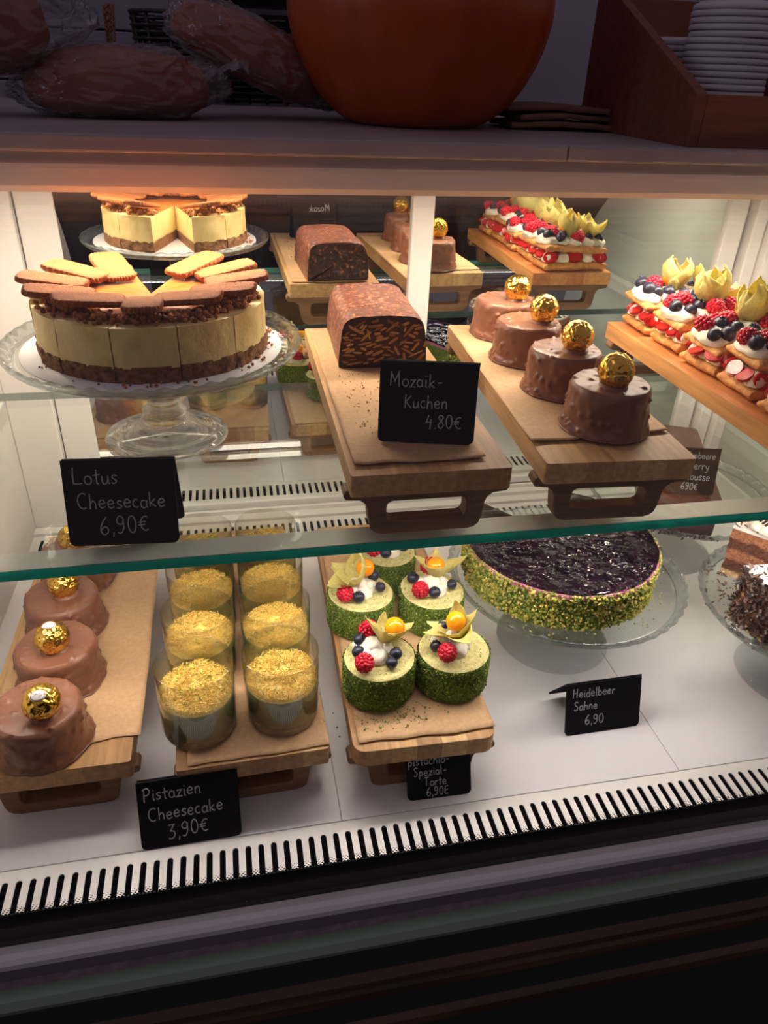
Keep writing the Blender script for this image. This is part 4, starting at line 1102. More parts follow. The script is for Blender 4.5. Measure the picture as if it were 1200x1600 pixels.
# ------------------------------------------------------------------ pistachio roll cakes
def roll_cake(label, x, y, z, rz, seed, fruit):
    R, H = 0.0355, 0.0405
    rnd = random.Random(seed)
    t = thing('pistachio_roll_cake', label, 'cake', (x, y, z + 0.0006), rz, 'green pistachio roll cakes')
    sy = 1.0 + 0.04 * sin(seed)
    def fr(a, r, zz):
        q = 1 + 0.03 * cos(2 * a + seed) + 0.015 * nz((cos(a), sin(a), 0), 2, seed)
        top = 0.0011 * sin(r * 900 + a) + 0.0012 * nz((r * cos(a), r * sin(a), 0), 60, seed) if zz > H - 0.003 else 0
        return r * q, zz + top
    pr = [(0, 0), (R - 0.001, 0), (R, 0.001), (R, H - 0.002), (R - 0.0015, H)]
    b = G().add(lathe([(0, H)] + [(R * (1 - i / 14), H) for i in range(13, 0, -1)] + [(R - 0.0012, H - 0.0006)], 72, fr=fr)).build('sponge_top', M['sponge'], t)
    G().add(lathe([(0, 0), (R - 0.0012, 0), (R - 0.0006, 0.0008), (R - 0.0006, 0.012), (R - 0.0006, 0.026), (R - 0.0008, H - 0.0008)], 72, fr=lambda a, r, zz: (fr(a, r, 0)[0], zz))).build('sponge_side', M['pistaside'], t)
    def side(r):
        a = r.uniform(0, 2 * pi); zz = r.uniform(0.0008, H - 0.0005); q = fr(a, R, 0)[0]
        return (q * cos(a), q * sin(a), zz)
    c = grit(G(), 2600, side, 0.0005, 0.0013, rnd)
    grit(c, 150, lambda r: (lambda a, q: (q * cos(a), q * sin(a), H + 0.0008))(r.uniform(0, 6.28), R * math.sqrt(r.random()) * 0.97), 0.0003, 0.0007, rnd)
    o = c.build('pistachio_coating', M['pistacrumb'], t, smooth=False); o['kind'] = 'stuff'; o['label'] = 'coating of ground green pistachio'
    g = G(); cx, cy = fruit['cream']
    for i in range(5):
        a = 1.257 * i; dollop(g, cx + 0.010 * cos(a), cy + 0.010 * sin(a), H + 0.0035, 0.0105, 0.0105, 0.0085, seed + i)
    dollop(g, cx, cy, H + 0.006, 0.012, 0.012, 0.010, seed + 9)
    g.build('cream', M['creamy'], t)
    for i, (px, py, pz, rx, ry) in enumerate(fruit['r']): rasp(t, (px, py, H + pz), (rx, ry, i), 1.0, i + seed)
    for i, (px, py, pz) in enumerate(fruit['b']): blueb(t, (px, py, H + pz), (rnd.uniform(-0.9, 0.3), rnd.uniform(-0.6, 0.6), 0), rnd.uniform(0.92, 1.1))
    if fruit['p']: phys(t, (fruit['p'][0], fruit['p'][1], H + fruit['p'][2]), 1.0)
    if fruit['h']:
        hx, hy, hz, rx, ry, rzz, k, s = fruit['h']; husk(t, (hx, hy, H + hz), (rx, ry, rzz), s, k)
    return t
FR1 = dict(cream=(-0.006, 0.006), r=[(-0.018, -0.016, 0.009, 1.2, -0.3), (-0.008, 0.024, 0.013, 0.5, 0)], b=[(-0.021, 0.000, 0.008), (-0.018, 0.013, 0.012), (0.008, -0.018, 0.006), (0.014, -0.009, 0.009)],
           p=(0.016, 0.010, 0.026), h=(0.004, 0.006, 0.012, -0.1, 0.55, 0.5, 0, 1.05))
FR2 = dict(cream=(-0.002, 0.004), r=[(-0.012, -0.015, 0.010, 1.0, 0.1)], b=[(-0.020, -0.004, 0.009), (-0.008, 0.018, 0.014)],
           p=(0.001, 0.006, 0.030), h=(0.006, 0.004, 0.012, -0.25, 0.35, 2.2, 1, 1.15))
FR3 = dict(cream=(-0.002, 0.002), r=[(-0.019, -0.012, 0.009, 1.1, -0.2), (0.0, 0.022, 0.014, 0.2, 0)], b=[(-0.005, -0.018, 0.007), (0.020, -0.008, 0.010), (0.016, 0.012, 0.012)],
           p=(0.006, 0.008, 0.026), h=(-0.004, 0.004, 0.012, -0.3, -0.35, 1.2, 3, 1.15))
FR4 = dict(cream=(0.0, 0.002), r=[(-0.017, -0.012, 0.010, 0.6, -0.3), (0.0, 0.022, 0.014, 0.2, 0)], b=[(-0.002, -0.016, 0.008), (0.020, -0.006, 0.009), (-0.020, 0.010, 0.010)],
           p=(0.004, 0.008, 0.025), h=(0.004, 0.006, 0.012, -0.2, 0.25, 0.2, 0, 1.15))
FR5 = dict(cream=(0.0, -0.002), r=[(-0.018, -0.012, 0.010, 0.9, -0.3), (0.020, 0.012, 0.010, 0.5, 0.4)], b=[(-0.005, -0.019, 0.008), (0.018, -0.010, 0.009)],
           p=(0.002, 0.010, 0.024), h=(0.0, 0.006, 0.010, -0.2, 0.0, 0.2, 2, 1.0))
for i, (lab, x, y, rz, fr) in enumerate([('front left', 0.1195, 0.5275, 0.0, FR1), ('front right', 0.1945, 0.5265, 0.0, FR2), ('second row left', 0.1185, 0.631, 0.0, FR3), ('second row right', 0.1975, 0.624, 0.0, FR4)]):
    roll_cake('green pistachio roll cake with berries, %s on its board' % lab, x, y, BL + 0.003, rz, 5 + i, fr)
roll_cake('green pistachio roll cake with berries, at the back behind the two rows', 0.163, 0.7085, BL + 0.003, 0, 9, FR5)
g = grit(G(), 170, lambda r: (r.gauss(0.125, 0.022), r.gauss(0.487, 0.008), BL + 0.0032), 0.0004, 0.0012, random.Random(4))
tag(g.build('pistachio_crumbs', M['pistacrumb'], None, False), 'green pistachio crumbs on the baking paper before the front roll cakes', 'crumbs', kind='stuff')

# ------------------------------------------------------------------ berry puff pastry slices
def pastry_pad(L, Wd, H, seed, puff=0.3):
    """pillow of layered pastry, L across, Wd along the board"""
    def f(side):
        def q(u, v):
            x, y = (u - 0.5), (v - 0.5)
            ex = 1 - (abs(2 * x)) ** 6; ey = 1 - (abs(2 * y)) ** 6
            e = max(0, min(ex, ey)) ** 0.5
            px = x * L * (1 + 0.02 * nz((0, y, 0), 6, seed)); py = y * Wd * (1 + 0.05 * nz((x, 0, 0), 5, seed))
            z = H * 0.5 + side * H * 0.5 * (0.35 + 0.65 * e) * (1 + 0.25 * nz((px, py, side), 45, seed)) + 0.0012 * nz((px, py, 0), 110, seed + 2)
            if side < 0: z = max(0, z)
            return (px, py, z)
        return q
    g = G(); nx, ny = 44, 22
    top = grid(nx, ny, f(1)); botv, botf = grid(nx, ny, f(-1))
    g.add(top); g.add((botv, [t[::-1] for t in botf]))
    nV = (nx + 1) * (ny + 1)
    bd = [i for i in range(nx + 1)] + [j * (nx + 1) + nx for j in range(1, ny + 1)] + [ny * (nx + 1) + i for i in range(nx - 1, -1, -1)] + [j * (nx + 1) for j in range(ny - 1, 0, -1)]
    # layered rim: one middle ring, pushed out a little
    mid = []
    for i in bd:
        a = g.V[i]; b = g.V[nV + i]
        k = 1.02 + 0.02 * nz(a, 200, seed)
        mid.append(len(g.V)); g.V.append(((a[0]) * k, (a[1]) * k, (a[2] + b[2]) / 2))
    m = len(bd)
    for i in range(m):
        j = (i + 1) % m
        g.F.append((bd[i], mid[i], mid[j], bd[j])); g.F.append((mid[i], nV + bd[i], nV + bd[j], mid[j])); g.I += [0, 0]
    return g
STRAWG = None
def strawberry_slice(parent, loc, rot, s=1.0):
    def outline(n=22):
        P = []
        for i in range(n):
            a = 2 * pi * i / n
            r = 0.0115 * (1 + 0.10 * cos(a) - 0.05 * cos(2 * a))
            P.append((r * 1.25 * cos(a), r * 0.85 * sin(a)))
        return P
    key = 'strawberry_slice'
    if key not in _me:
        g = G().add(sheet(outline(), [], 0.0042, 'XY'))
        inn = [(x * 0.72, y * 0.72, 0.00435) for x, y in outline()]
        g.add((inn, [tuple(range(len(inn)))]), None, 1)
        o = g.build(key, [M['straw'], M['strawin']], parent, smooth=False); bevel(o, 0.0012); _me[key] = o.data
    else:
        o = bpy.data.objects.new(key, _me[key]); COL.objects.link(o); o.parent = parent; bevel(o, 0.0012)
    o.location = loc; o.rotation_euler = rot; o.scale = (s, s, s)
    return o
def pastry_slice(label, x, y, z, rz, seed, tilt=(0, 0), lid=(0, 0), ph=True, berries=None, hk=()):
    t = thing('berry_pastry_slice', label, 'pastry', (x, y, z), rz, 'berry puff pastry slices')
    rnd = random.Random(seed)
    L, Wd = 0.112, 0.062
    pastry_pad(L, Wd, 0.015, seed).build('pastry_base', M['pastry'], t)
    g = G()
    for i in range(5):
        for sy in (-1, 1):
            dollop(g, -0.044 + i * 0.022, sy * 0.017 + rnd.uniform(-.002, .002), 0.0185, 0.0125, 0.0115, 0.0105, seed * 3 + i)
    g.add(box(-0.05, 0.05, -0.022, 0.022, 0.012, 0.024))
    g.build('cream_filling', M['creamy'], t)
    for i in (0, 2, 4):
        strawberry_slice(t, (-0.046 + i * 0.022 + rnd.uniform(-.003, .003), -0.0245 + rnd.uniform(-.002, .002), 0.0215 + rnd.uniform(-.001, .002)), (radians(62) + rnd.uniform(-.3, .3), rnd.uniform(-.4, .4), rnd.uniform(-.3, .3)), rnd.uniform(0.8, 1.0))
        if i in (0, 2, 4): strawberry_slice(t, (-0.046 + i * 0.022, 0.024, 0.0215), (radians(-62), rnd.uniform(-.4, .4), 0.3), 0.9)
    g = G()
    for j in (-0.021, -0.002, 0.018): dollop(g, -0.0475, j + rnd.uniform(-.003, .003), 0.0185, 0.0085, 0.0085, 0.0095, seed * 5 + j)
    g.build('cream_filling', M['creamy'], t)
    for j in ((-0.012, 0.010) if seed % 2 else (0.006, -0.021)):
        strawberry_slice(t, (-0.0530, j + rnd.uniform(-.002, .002), 0.0215 + rnd.uniform(-.001, .002)), (radians(rnd.uniform(25, 62)), rnd.uniform(-.3, .3), radians(-90) + rnd.uniform(-.3, .3)), rnd.uniform(0.75, 0.95))
    # upper pastry carrying the fruit
    top = pastry_pad(L * 0.98, Wd * 0.98, 0.013, seed + 50).build('pastry_lid', M['pastry'], t, loc=(lid[0], lid[1], 0.0275), rot=(tilt[0], tilt[1], rnd.uniform(-.04, .04)))
    g = G()
    for i in range(5):
        dollop(g, -0.042 + i * 0.021, rnd.uniform(-.004, .004), 0.0148, 0.0165, 0.0255, 0.0115, seed * 7 + i)
    g.build('cream_topping', M['creamy'], top)
    spots = [(-0.050, -0.010), (-0.047, 0.010), (-0.036, -0.018), (-0.034, 0.002), (-0.030, 0.018), (-0.020, -0.012), (-0.018, 0.010), (-0.004, -0.018), (0.004, 0.016), (0.014, -0.014), (0.026, 0.012), (0.036, -0.010), (0.044, 0.010)]
    for i, (px, py) in enumerate(spots):
        kind = berries[i % len(berries)] if berries else ('b' if i % 3 else 'r')
        px += rnd.uniform(-.003, .003); py += rnd.uniform(-.003, .003)
        if kind == 'b': blueb(top, (px, py, 0.0255 - 0.0025 * (abs(py) > 0.012)), (rnd.uniform(-1, .4), rnd.uniform(-.6, .6), 0), rnd.uniform(1.2, 1.4))
        elif kind == 'r': rasp(top, (px, py, 0.0240 - 0.0015 * (abs(py) > 0.012)), (rnd.uniform(0.3, 1.3), rnd.uniform(-.5, .5), rnd.uniform(0, 6)), rnd.uniform(1.1, 1.3), i)
    if ph: phys(top, (ph[0], ph[1], 0.036), 1.05)
    for (hx, hy, hz, rx, ry, r3, kk, s) in hk: husk(top, (hx, hy, hz), (rx, ry, r3), s, kk)
    return t
YB = [0.855, 0.785, 0.712, 0.640, 0.566]
HK = [[(-0.006, 0.004, 0.022, 0.0, -0.1, 0.3, 2, 1.2), (0.030, 0.0, 0.022, 0.2, 0.2, 1.1, 3, 1.2)],
      [(0.002, 0.0, 0.022, -0.2, -0.2, 0.7, 2, 1.35), (0.026, 0.006, 0.02, 0.1, 0.3, 2.0, 0, 1.1)],
      [(0.010, 0.004, 0.022, -0.1, 0.1, 1.9, 2, 1.3), (0.034, -0.004, 0.02, 0.2, 0.4, 0.2, 1, 1.1)],
      [(-0.004, 0.004, 0.022, -0.1, -0.2, 0.1, 2, 1.45), (0.026, 0.0, 0.02, 0.0, 0.2, 1.4, 3, 1.2)],
      [(0.006, 0.008, 0.020, 0.0, 0.0, 2.2, 2, 1.0)]]
for i, (nm, ph, br) in enumerate([('at the far back of', (-0.014, 0.004), 'bbbrb'), ('second from the back on', False, 'brbrrb'), ('in the middle of', (0.02, 0.006), 'brbbr'), ('second from the front on', False, 'brbrb'), ('nearest the front on', (0.0, 0.0), 'rbbr')]):
    pastry_slice('berry and cream puff pastry slice %s the pale board' % nm, 0.5665 + 0.002 * (i % 2), YB[i], BU + 0.0002, radians(-2 + 3 * (i % 3)), 60 + i,
                 (radians(3 - 2 * (i % 2)), radians(3 - 5 * (i % 3))), (0.002 * (i - 2), 0.003), ph, br, HK[i])

# ------------------------------------------------------------------ dark glossy berry cake
BX, BY, BZ = 0.3545, 0.652, 0.0985
bc = thing('berry_cake', 'round cake with dark glossy berry jelly top and green pistachio side, partly sliced away', 'cake', (BX, BY, BZ))
GA0, GA1 = radians(128), radians(62 + 360)
weld(G().add(wedge(0.002, 0.108, 0.0, 0.041, GA0, GA1, 120, 8)).build('cake_body', M['pistaside'], bc))
weld(G().add(wedge(0.002, 0.1096, 0.0405, 0.0455, GA0, GA1, 120, 2, 0.0014, 40, 2)).build('pink_cream', M['pink'], bc))
weld(G().add(wedge(0.002, 0.1062, 0.0450, 0.0468, GA0 + 0.004, GA1 - 0.004, 120, 1)).build('jelly_layer', M['jelly'], bc))
ca = [128, 165, 205, 243, 282, 322, 360 + 2, 360 + 33, 360 + 62]
for i in range(len(ca) - 1):
    a0, a1 = radians(ca[i] + 0.22), radians(ca[i + 1] - 0.22)
    weld(G().add(wedge(0.003, 0.1084, 0.0452, 0.0482, a0, a1, 24, 1, 0.0016, 75, i)).build('jelly_top', M['jelly'], bc))
def bside(r):
    a = r.uniform(GA0, GA1); z = r.uniform(0.0006, 0.0425)
    q = 0.1095 + 0.0012 * nz((cos(a) * 3, sin(a) * 3, z * 40), 1, 3) + (0.0018 if z > 0.036 else 0)
    return (q * cos(a), q * sin(a), z)
g = grit(G(), 4200, bside, 0.0010, 0.0027, random.Random(21))
grit(g, 560, lambda r: (lambda a, q: (q * cos(a), q * sin(a), 0.0435 + r.uniform(0, 0.002)))(r.uniform(GA0, GA1), r.uniform(0.1082, 0.1115)), 0.0009, 0.0022, random.Random(22))
o = g.build('pistachio_coating', M['yellowcrumb'], bc, smooth=False); o['kind'] = 'stuff'; o['label'] = 'coating of chopped yellow green pistachio'
g = grit(G(), 150, lambda r: (lambda a, q: (q * cos(a), q * sin(a), 0.0008))(r.uniform(2.9, 6.8), 0.112 + abs(r.gauss(0, 0.008))), 0.0005, 0.0014, random.Random(23))
tag(g.build('pistachio_crumbs', M['yellowcrumb'], None, False, (BX, BY, BZ)), 'green crumbs scattered on the glass plate around the dark berry cake', 'crumbs', kind='stuff')

# ------------------------------------------------------------------ chocolate flake cake at the right edge
FX, FY, FZ = 0.622, 0.538, 0.0985
fc = thing('flake_cake', 'brown layered cake coated in dark chocolate flakes with cream rosettes at the right edge', 'cake', (FX, FY, FZ))
A0, A1 = radians(176), radians(131 + 360)
weld(G().add(wedge(0.002, 0.108, 0.0, 0.062, A0, A1, 110, 16, 0.0030, 110, 4)).build('sponge_layers', M['layer'], fc))
weld(G().add(wedge(0.002, 0.109, 0.0618, 0.0655, A0, A1, 110, 1, 0.0012, 60, 7)).build('cream_top', M['cream'], fc))
FL = ([(-1, -0.5, 0), (0.7, -0.7, 0.25), (1.1, 0.3, 0.1), (-0.5, 0.6, -0.1), (-1, -0.5, 0.16), (0.7, -0.7, 0.41), (1.1, 0.3, 0.26), (-0.5, 0.6, 0.06)], [(0, 3, 2, 1), (4, 5, 6, 7), (0, 1, 5, 4), (1, 2, 6, 5), (2, 3, 7, 6), (3, 0, 4, 7)])
def flakes(g, n, fpos, rnd, s0=0.0022, s1=0.0046):
    for _ in range(n):
        p, nrm = fpos(rnd)
        R = Vector(nrm).to_track_quat('Z', 'Y').to_matrix().to_4x4()
        s = rnd.uniform(s0, s1)
        g.add(FL, Matrix.Translation(p) @ R @ T(0, 0, 0, rnd.uniform(-.7, .7), rnd.uniform(-.7, .7), rnd.uniform(0, 6), (s, s * rnd.uniform(0.4, 0.9), s)))
    return g
def fside(r):
    a = r.uniform(A0, radians(330)); z = r.uniform(0.002, 0.066)
    return (Vector((0.1095 * cos(a), 0.1095 * sin(a), z)), (cos(a), sin(a), 0.15))
def ftop(r):
    a = r.uniform(A0, A1); q = 0.108 * math.sqrt(r.random())
    return (Vector((q * cos(a), q * sin(a), 0.0662)), (0.1, 0.1, 1))
g = flakes(G(), 2300, fside, random.Random(31), 0.0018, 0.0044); flakes(g, 800, ftop, random.Random(32))
o = g.build('flake_coating', M['flake'], fc, smooth=False); o['kind'] = 'stuff'; o['label'] = 'coating of dark chocolate flakes'
def rosette(a, q):
    g = G(); x, y = q * cos(radians(a)), q * sin(radians(a))
    for i in range(8):
        b = 2 * pi * i / 8; dollop(g, x + 0.012 * cos(b), y + 0.012 * sin(b), 0.070, 0.0085, 0.0085, 0.0075, i + a)
    dollop(g, x, y, 0.073, 0.013, 0.013, 0.010, a)
    o = g.build('cream_rosette', M['creamy'], fc)
    d = G()
    for i in range(5):
        yy = -0.010 + i * 0.005
        d.add(tube([(x - 0.014, y + yy, 0.078), (x - 0.005, y + yy + 0.001, 0.0835), (x + 0.006, y + yy - 0.001, 0.0835), (x + 0.014, y + yy, 0.078)], 0.0013, 6))
    d.build('chocolate_drizzle', M['darkchoc'], o)
for a in (119, 200, 255, 60): rosette(a, 0.078)
g = flakes(G(), 130, lambda r: (lambda a, q: (Vector((q * cos(a), q * sin(a), 0.001)), (0, 0, 1)))(r.uniform(2.2, 3.9), r.uniform(0.085, 0.126)), random.Random(33), 0.0012, 0.0038)
tag(g.build('chocolate_crumbs', M['flake'], None, False, (FX, FY, FZ)), 'dark chocolate crumbs on the glass plate left of the flake cake', 'crumbs', kind='stuff')

# ------------------------------------------------------------------ brown mousse cake behind
def mousse():
    t = thing('mousse_cake', 'flat brown glazed mousse cake block behind the dark berry cake at the back right', 'cake', (0.597, 0.823, 0.0985), radians(-23.7))
    out = rrect(-0.045, 0.045, -0.124, 0.110, 0.008, 4)
    b = bevel(G().add(sheet(out, [], 0.030, 'XY')).build('sponge', M['flake'], t, smooth=False), 0.002)
    b2 = bevel(G().add(sheet([(x * 1.01, y * 1.005) for x, y in out], [], 0.0195, 'XY')).build('chocolate_glaze', M['mousse'], t, smooth=False, loc=(0, 0, 0.030)), 0.005, 3)
    g = grit(G(), 90, lambda r: (r.uniform(-0.05, 0.05), -0.124 + r.gauss(-0.006, 0.004), 0.001), 0.0008, 0.0022, random.Random(41))
    g.build('loose_crumbs', M['flake'], t, smooth=False)['kind'] = 'stuff'
mousse()

# ------------------------------------------------------------------ price tags
price_tag('black tag reading Lotus Cheesecake 6,90€ on the shelf before the tall cheesecake'.replace('Lotus Cheesecake ', ''), (-0.0975, 0.534, ZS), radians(-4), 0.087, 0.072,
          [('Lotus', -0.036, 0.0525, 0.0135), ('Cheesecake', -0.034, 0.0320, 0.0128), ('6,90\u20ac', -0.019, 0.0100, 0.0150, 0.04)], 14, seed=2)
price_tag('black tag reading Mozaik-Kuchen 4.80€ on the board before the mosaic cake block', (0.158, 0.556, BU + 0.0019), radians(-12), 0.083, 0.070,
          [('Moza\u00efk-', -0.033, 0.0490, 0.0120), ('Kuchen', -0.020, 0.0310, 0.0115), ('4.80\u20ac', -0.001, 0.0140, 0.0120)], 12, seed=3,
          back_lines=[('Mozaik', -0.030, 0.0490, 0.0125)])
price_tag('black tag reading Pistazien Cheesecake 3,90€ at the front of the deck before the cups', (-0.0655, 0.4305, ZD), radians(1.0), 0.087, 0.0635,
          [('Pistazien', -0.0385, 0.0460, 0.0120, 0.02), ('Cheesecake', -0.0355, 0.0270, 0.0120, 0.02), ('3,90\u20ac', -0.020, 0.0080, 0.0135, 0.06)], 24, seed=4)
price_tag('black tag reading pistachio Spezial Torte 6,90E leaning under the roll cake board', (0.1655, 0.440, ZD), radians(-1), 0.063, 0.052,
          [('pistachio-', -0.030, 0.0355, 0.0090), ('Spezial-', -0.025, 0.0245, 0.0088), ('Torte', -0.015, 0.0140, 0.0088), ('6,90E', -0.013, 0.0035, 0.0086)], 24, spread=-20, seed=5, lw=0.0008)
price_tag('black tag reading Heidelbeer Sahne 6,90 on the deck before the dark berry cake', (0.3595, 0.492, ZD), radians(1), 0.086, 0.059,
          [('Heidelbeer', -0.036, 0.0440, 0.0100), ('Sahne', -0.034, 0.0290, 0.0100), ('6,90', -0.021, 0.0110, 0.0110)], 17, spread=36, seed=6)
price_tag('black tag partly cut off at the right edge before the flake cake', (0.586, 0.412, ZD), radians(4), 0.086, 0.060,
          [('6,90\u20ac', -0.019, 0.0100, 0.0150)], 17, spread=42, seed=7)
price_tag('black tag reading Berry Mousse 6,90€ standing on the brown mousse cake', (0.548, 0.721, 0.0985 + 0.0497), radians(-14), 0.078, 0.060,
          [('Himbeere', -0.003, 0.0480, 0.0086), ('Berry', 0.002, 0.0340, 0.0105), ('Mousse', -0.002, 0.0200, 0.0100), ('690\u20ac', -0.003, 0.0070, 0.0090)], 12, spread=14, seed=8)

# ------------------------------------------------------------------ on top of the case
CT = 0.538
def pumpkin():
    t = thing('pumpkin', 'large orange pumpkin standing on the counter above the case', 'pumpkin', (0.247, 1.035, CT))
    R, H = 0.1585, 0.245
    pr = [(0.0, 0.012), (R * 0.25, 0.004), (R * 0.45, 0.0), (R * 0.62, 0.010), (R * 0.80, 0.036), (R * 0.93, 0.072), (R * 0.99, 0.105), (R, 0.128), (R * 0.97, 0.165), (R * 0.86, 0.205), (R * 0.65, 0.232), (R * 0.40, 0.244), (R * 0.18, 0.238), (0.0, 0.228)]
    def fr(a, r, z):
        k = r / R
        return r * (1 - 0.009 * (abs(cos(a * 7)) ** 8) * min(1, k * 1.6)) * (1 + 0.008 * cos(3 * a)), z
    G().add(lathe(catmull(pr, 3), 168, fr=fr)).build('pumpkin_body', M['pumpkin'], t)
    G().add(tube([(0, 0, 0.225), (0.002, 0, 0.25), (0.008, 0.002, 0.275)], [0.022, 0.013, 0.015], 9)).build('stem', M['twig'], t)
pumpkin()
def loaf_geo(L, Wd, H, seed):
    V, F = ico(5); out = []
    for v in V:
        d = Vector(v)
        def se(c, p): return math.copysign(abs(c) ** p, c)
        q = 1 + 0.05 * noise.noise(d * 1.6 + Vector((seed, 0, 0))) + 0.012 * noise.noise(d * 7)
        x, y, z = se(d.x, 0.75) * L / 2 * q, se(d.y, 0.85) * Wd / 2 * q, d.z
        z = H * 0.42 + (H * 0.58 if z > 0 else H * 0.42) * se(z, 0.8) * q
        out.append((x, y, max(0.0, z)))
    return out, F
def bag_geo(L, Wd, H, seed, tail, mouth):
    """crumpled bag: loose film round a loaf, with a gathered loose mouth at one end"""
    V, F = ico(6); out = []
    for v in V:
        d = Vector(v)
        def se(c, p): return math.copysign(abs(c) ** p, c)
        n1 = noise.noise(d * 3.2 + Vector((seed, 0, 0))); dw = d + 0.2 * Vector((noise.noise(d * 3), noise.noise(d * 3 + Vector((9, 0, 0))), noise.noise(d * 3 + Vector((0, 9, 0)))))
        n2 = (1 - abs(noise.noise(dw * 3.4 + Vector((0, seed, 0))))) ** 7; n3 = (1 - abs(noise.noise(dw * 6.5 + Vector((0, 0, seed))))) ** 6
        q = 1.03 + 0.05 * n1 + 0.10 * n2 + 0.05 * n3
        x, y, z = se(d.x, 0.72) * L / 2 * q, se(d.y, 0.8) * Wd / 2 * q, d.z
        z = H * 0.42 + (H * 0.58 if z > 0 else H * 0.42) * se(z, 0.75) * q
        e = max(0.0, d.x * mouth - 0.55) / 0.45
        if e > 0:
            x += mouth * tail[0] * e * (1 + 0.3 * n1); z = z * (1 - 0.45 * e) + tail[1] * e + 0.012 * e * n2; y *= 1 - 0.25 * e + 0.2 * n1 * e
        out.append((x, y, max(-0.0005, z)))
    return out, F
def bread(label, loc, rz, ry, L, Wd, H, seed, tail, mouth):
    t = thing('bagged_bread', label, 'bread', loc, rz, 'loaves of bread in clear bags'); t.rotation_euler = (0, ry, rz)
    G().add(loaf_geo(L, Wd, H, seed)).build('loaf', M['bread'], t)
    G().add(bag_geo(L, Wd, H, seed, tail, mouth)).build('clear_bag', M['bag'], t, smooth=True)['label'] = 'crinkled clear plastic bag'
    def flap(u, v):
        a = (u - 0.5) * Wd * (0.8 + 0.5 * v)
        r1 = abs(noise.noise(Vector((u * 5 + seed, v * 3, 0)))) * 0.022; r2 = abs(noise.noise(Vector((u * 11, v * 7 + seed, 1)))) * 0.012
        return (mouth * (L * 0.46 + v * (0.045 + tail[0] * 0.4) + r2), a + r1, H * 0.45 + v * (0.030 + tail[1]) * (1 - 0.6 * v) + r1 + r2)
    G().add(grid(14, 9, flap)).build('bag_end', M['bag'], t, smooth=False)['label'] = 'loose crumpled end of the clear bag'
bread('brown loaf in a clear bag lying in the middle of the three', (-0.108, 1.012, CT + 0.001), radians(2), 0.0, 0.205, 0.12, 0.068, 1, (0.012, 0.012), 1)
bread('brown loaf in a clear bag propped up at the left edge', (-0.262, 0.975, CT + 0.034), radians(10), radians(-7), 0.196, 0.10, 0.095, 4, (0.040, 0.016), 1)
bread('brown loaf in a clear bag leaning down towards the pumpkin', (0.036, 1.085, CT + 0.041), radians(-4), radians(22), 0.192, 0.11, 0.066, 7, (0.012, 0.0), 1)

# folded kraft bags beside the box
for i, (lab, x, y, z, rz) in enumerate([('lowest', 0.432, 1.036, CT + 0.0005, -3), ('middle', 0.437, 1.040, CT + 0.0095, 3), ('top', 0.430, 1.044, CT + 0.0185, -6)]):
    def f(u, v, s=i):
        xx = (u - 0.5) * 0.135; yy = (v - 0.5) * 0.105
        return (xx, yy, 0.0045 + 0.003 * (1 - abs(2 * u - 1)) + 0.0018 * nz((xx, yy, 0), 24, s))
    o = solidify(G().add(grid(26, 20, f)).build('paper_bag', M['paperbag'], None, True, (x, y, z), (0, 0, radians(rz))), 0.006, 0)
    tag(o, '%s brown paper bag of the folded stack between pumpkin and wooden box' % lab, 'paper bag', 'folded brown paper bags')

# wooden box with slanted sides
def lid_box():
    t = thing('wooden_box', 'brown wooden box with slanted sides holding white plastic lids', 'box', (0.62, 0.93, CT))
    def side(x):
        prof = [(-0.130, 0.0), (0.150, 0.0), (0.150, 0.150), (0.100, 0.150), (-0.130, 0.050)]
        k = len(prof); V = [(xx, a, b) for xx in (x, x + 0.012) for a, b in prof]
        return V, [tuple(range(k - 1, -1, -1)), tuple(range(k, 2 * k))] + [(i, (i + 1) % k, k + (i + 1) % k, k + i) for i in range(k)]
    bevel(G().add(side(-0.126)).build('side_board', M['boxwood'], t, smooth=False), 0.001)
    bevel(G().add(side(0.114)).build('side_board', M['boxwood'], t, smooth=False), 0.001)
    bevel(G().add(box(-0.1138, 0.1138, -0.130, -0.118, 0.0, 0.050)).build('front_board', M['boxwood'], t, smooth=False), 0.001)
    bevel(G().add(box(-0.1138, 0.1138, 0.138, 0.150, 0.0, 0.150)).build('back_board', M['boxwood'], t, smooth=False), 0.001)
    G().add(box(-0.1138, 0.1138, -0.1178, 0.1378, 0.0, 0.008)).build('bottom_board', M['boxwood'], t, smooth=False)
lid_box()
lp = [(0.0, 0.0035), (0.038, 0.0035), (0.040, 0.0080), (0.0425, 0.0084), (0.0445, 0.0065), (0.0475, 0.0060), (0.0490, 0.0045), (0.0490, 0.0010), (0.0480, 0.0), (0.0470, 0.0015), (0.0440, 0.0050), (0.0420, 0.0068), (0.0405, 0.0060), (0.0390, 0.0025), (0.0, 0.0025)]
lid0 = None
for si, (nm, x, y, n, dz) in enumerate([('front', 0.585, 0.905, 20, 0.0064), ('rear', 0.566, 1.008, 15, 0.0064)]):
    for i in range(n):
        z = CT + 0.0082 + i * dz
        if lid0 is None:
            lid0 = G().add(lathe(lp, 64)).build('plastic_lid', M['lid'], None, True); o = lid0
        else:
            o = lid0.copy(); COL.objects.link(o)
        rnd = random.Random(si * 50 + i)
        o.location = (x + rnd.uniform(-.0008, .0008) + (0.010 * (i / n) if si else 0), y + rnd.uniform(-.0008, .0008), z)
        tag(o, 'white plastic lid, %s from the bottom of the %s stack in the wooden box' % (ORD[i], nm), 'lid', 'white plastic lids in the %s stack' % nm)

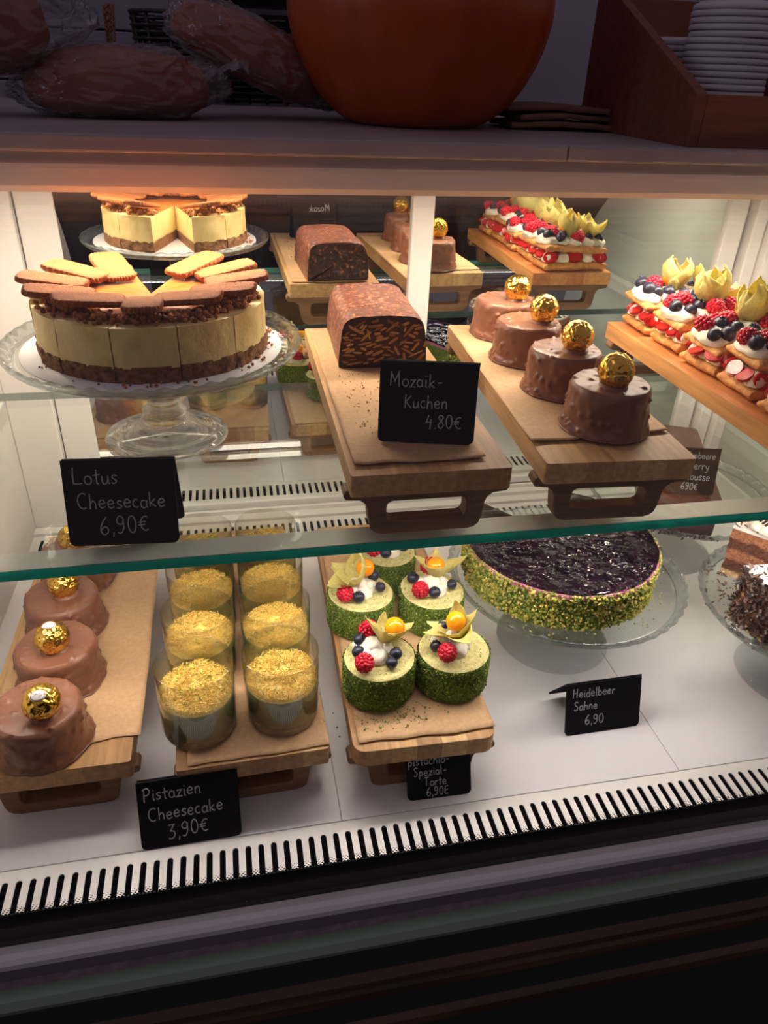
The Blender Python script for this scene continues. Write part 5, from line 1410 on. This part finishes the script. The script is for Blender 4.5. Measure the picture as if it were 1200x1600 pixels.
# shelf with wicker basket and dried stalks behind the bread
t = thing('wall_shelf', 'grey wall shelf above the black basket behind the bread', 'shelf', (0.10, 1.42, 0.684))
bevel(G().add(box(-0.135, 0.30, -0.07, 0.28, 0.0, 0.022)).build('shelf_board', M['shelfboard'], t, smooth=False), 0.002)
def basket():
    t = thing('wicker_basket', 'black woven wicker basket standing behind the bagged bread', 'basket', (0.03, 1.52, CT))
    tag(t)
    g = G(); rows = 14; Hh = 0.125; Wx, Wy = 0.145, 0.10
    for j in range(rows):
        z = 0.006 + j * Hh / rows; P = []
        n = 140
        for i in range(n + 1):
            a = 2 * pi * i / n; c, s = cos(a), sin(a); k = (abs(c) ** 5 + abs(s) ** 5) ** (-0.2)
            w = 1 + 0.018 * cos(34 * a + pi * (j % 2))
            fl = 1 + 0.05 * j / rows
            P.append((c * k * Wx * w * fl, s * k * Wy * w * fl, z))
        g.add(tube(P, 0.0042, 5, 0.7))
    g.build('weave', M['wicker'], t)
    u = G()
    for i in range(34):
        a = 2 * pi * (i + 0.5) / 34; c, s = cos(a), sin(a); k = (abs(c) ** 5 + abs(s) ** 5) ** (-0.2)
        u.add(tube([(c * k * Wx, s * k * Wy, 0.0), (c * k * Wx * 1.05, s * k * Wy * 1.05, Hh)], 0.003, 5))
    u.build('stake', M['wicker'], t)['kind'] = 'stuff'
    G().add(box(-Wx * 0.97, Wx * 0.97, -Wy * 0.97, Wy * 0.97, 0.002, 0.01)).build('base', M['wicker'], t, smooth=False)
basket()
def wheat(label, x, y, z, rz, lean, seed, n=3):
    rnd = random.Random(seed)
    t = thing('dried_wheat', label, 'dried wheat', (x, y, z), rz, 'dried wheat ears')
    for i in range(n):
        s = G(); dx = rnd.uniform(-0.008, 0.008); top = Vector((lean * 0.10 + dx * 1.5, 0.0, 0.128))
        b = Vector((dx * 0.3, 0, 0))
        s.add(tube([b, (b + top) / 2 + Vector((0.003, 0, 0)), top], 0.0012, 5))
        for j in range(26):
            q = 0.45 + 0.55 * j / 26; p = b.lerp(top, q); sd = 1 if j % 2 else -1
            s.add(ico(1), T(p.x + sd * 0.0026, p.y + rnd.uniform(-.002, .002), p.z, 0, sd * 0.5, 0, (0.0018, 0.0018, 0.0046)))
        s.build('wheat_ear', M['twig'], t)
wheat('dried wheat ears standing at the left side of the black basket', -0.155, 1.415, CT, 0.0, 0.1, 1)
wheat('dried wheat ears standing at the right side of the black basket', 0.112, 1.395, CT, 0.0, 0.35, 2, 4)
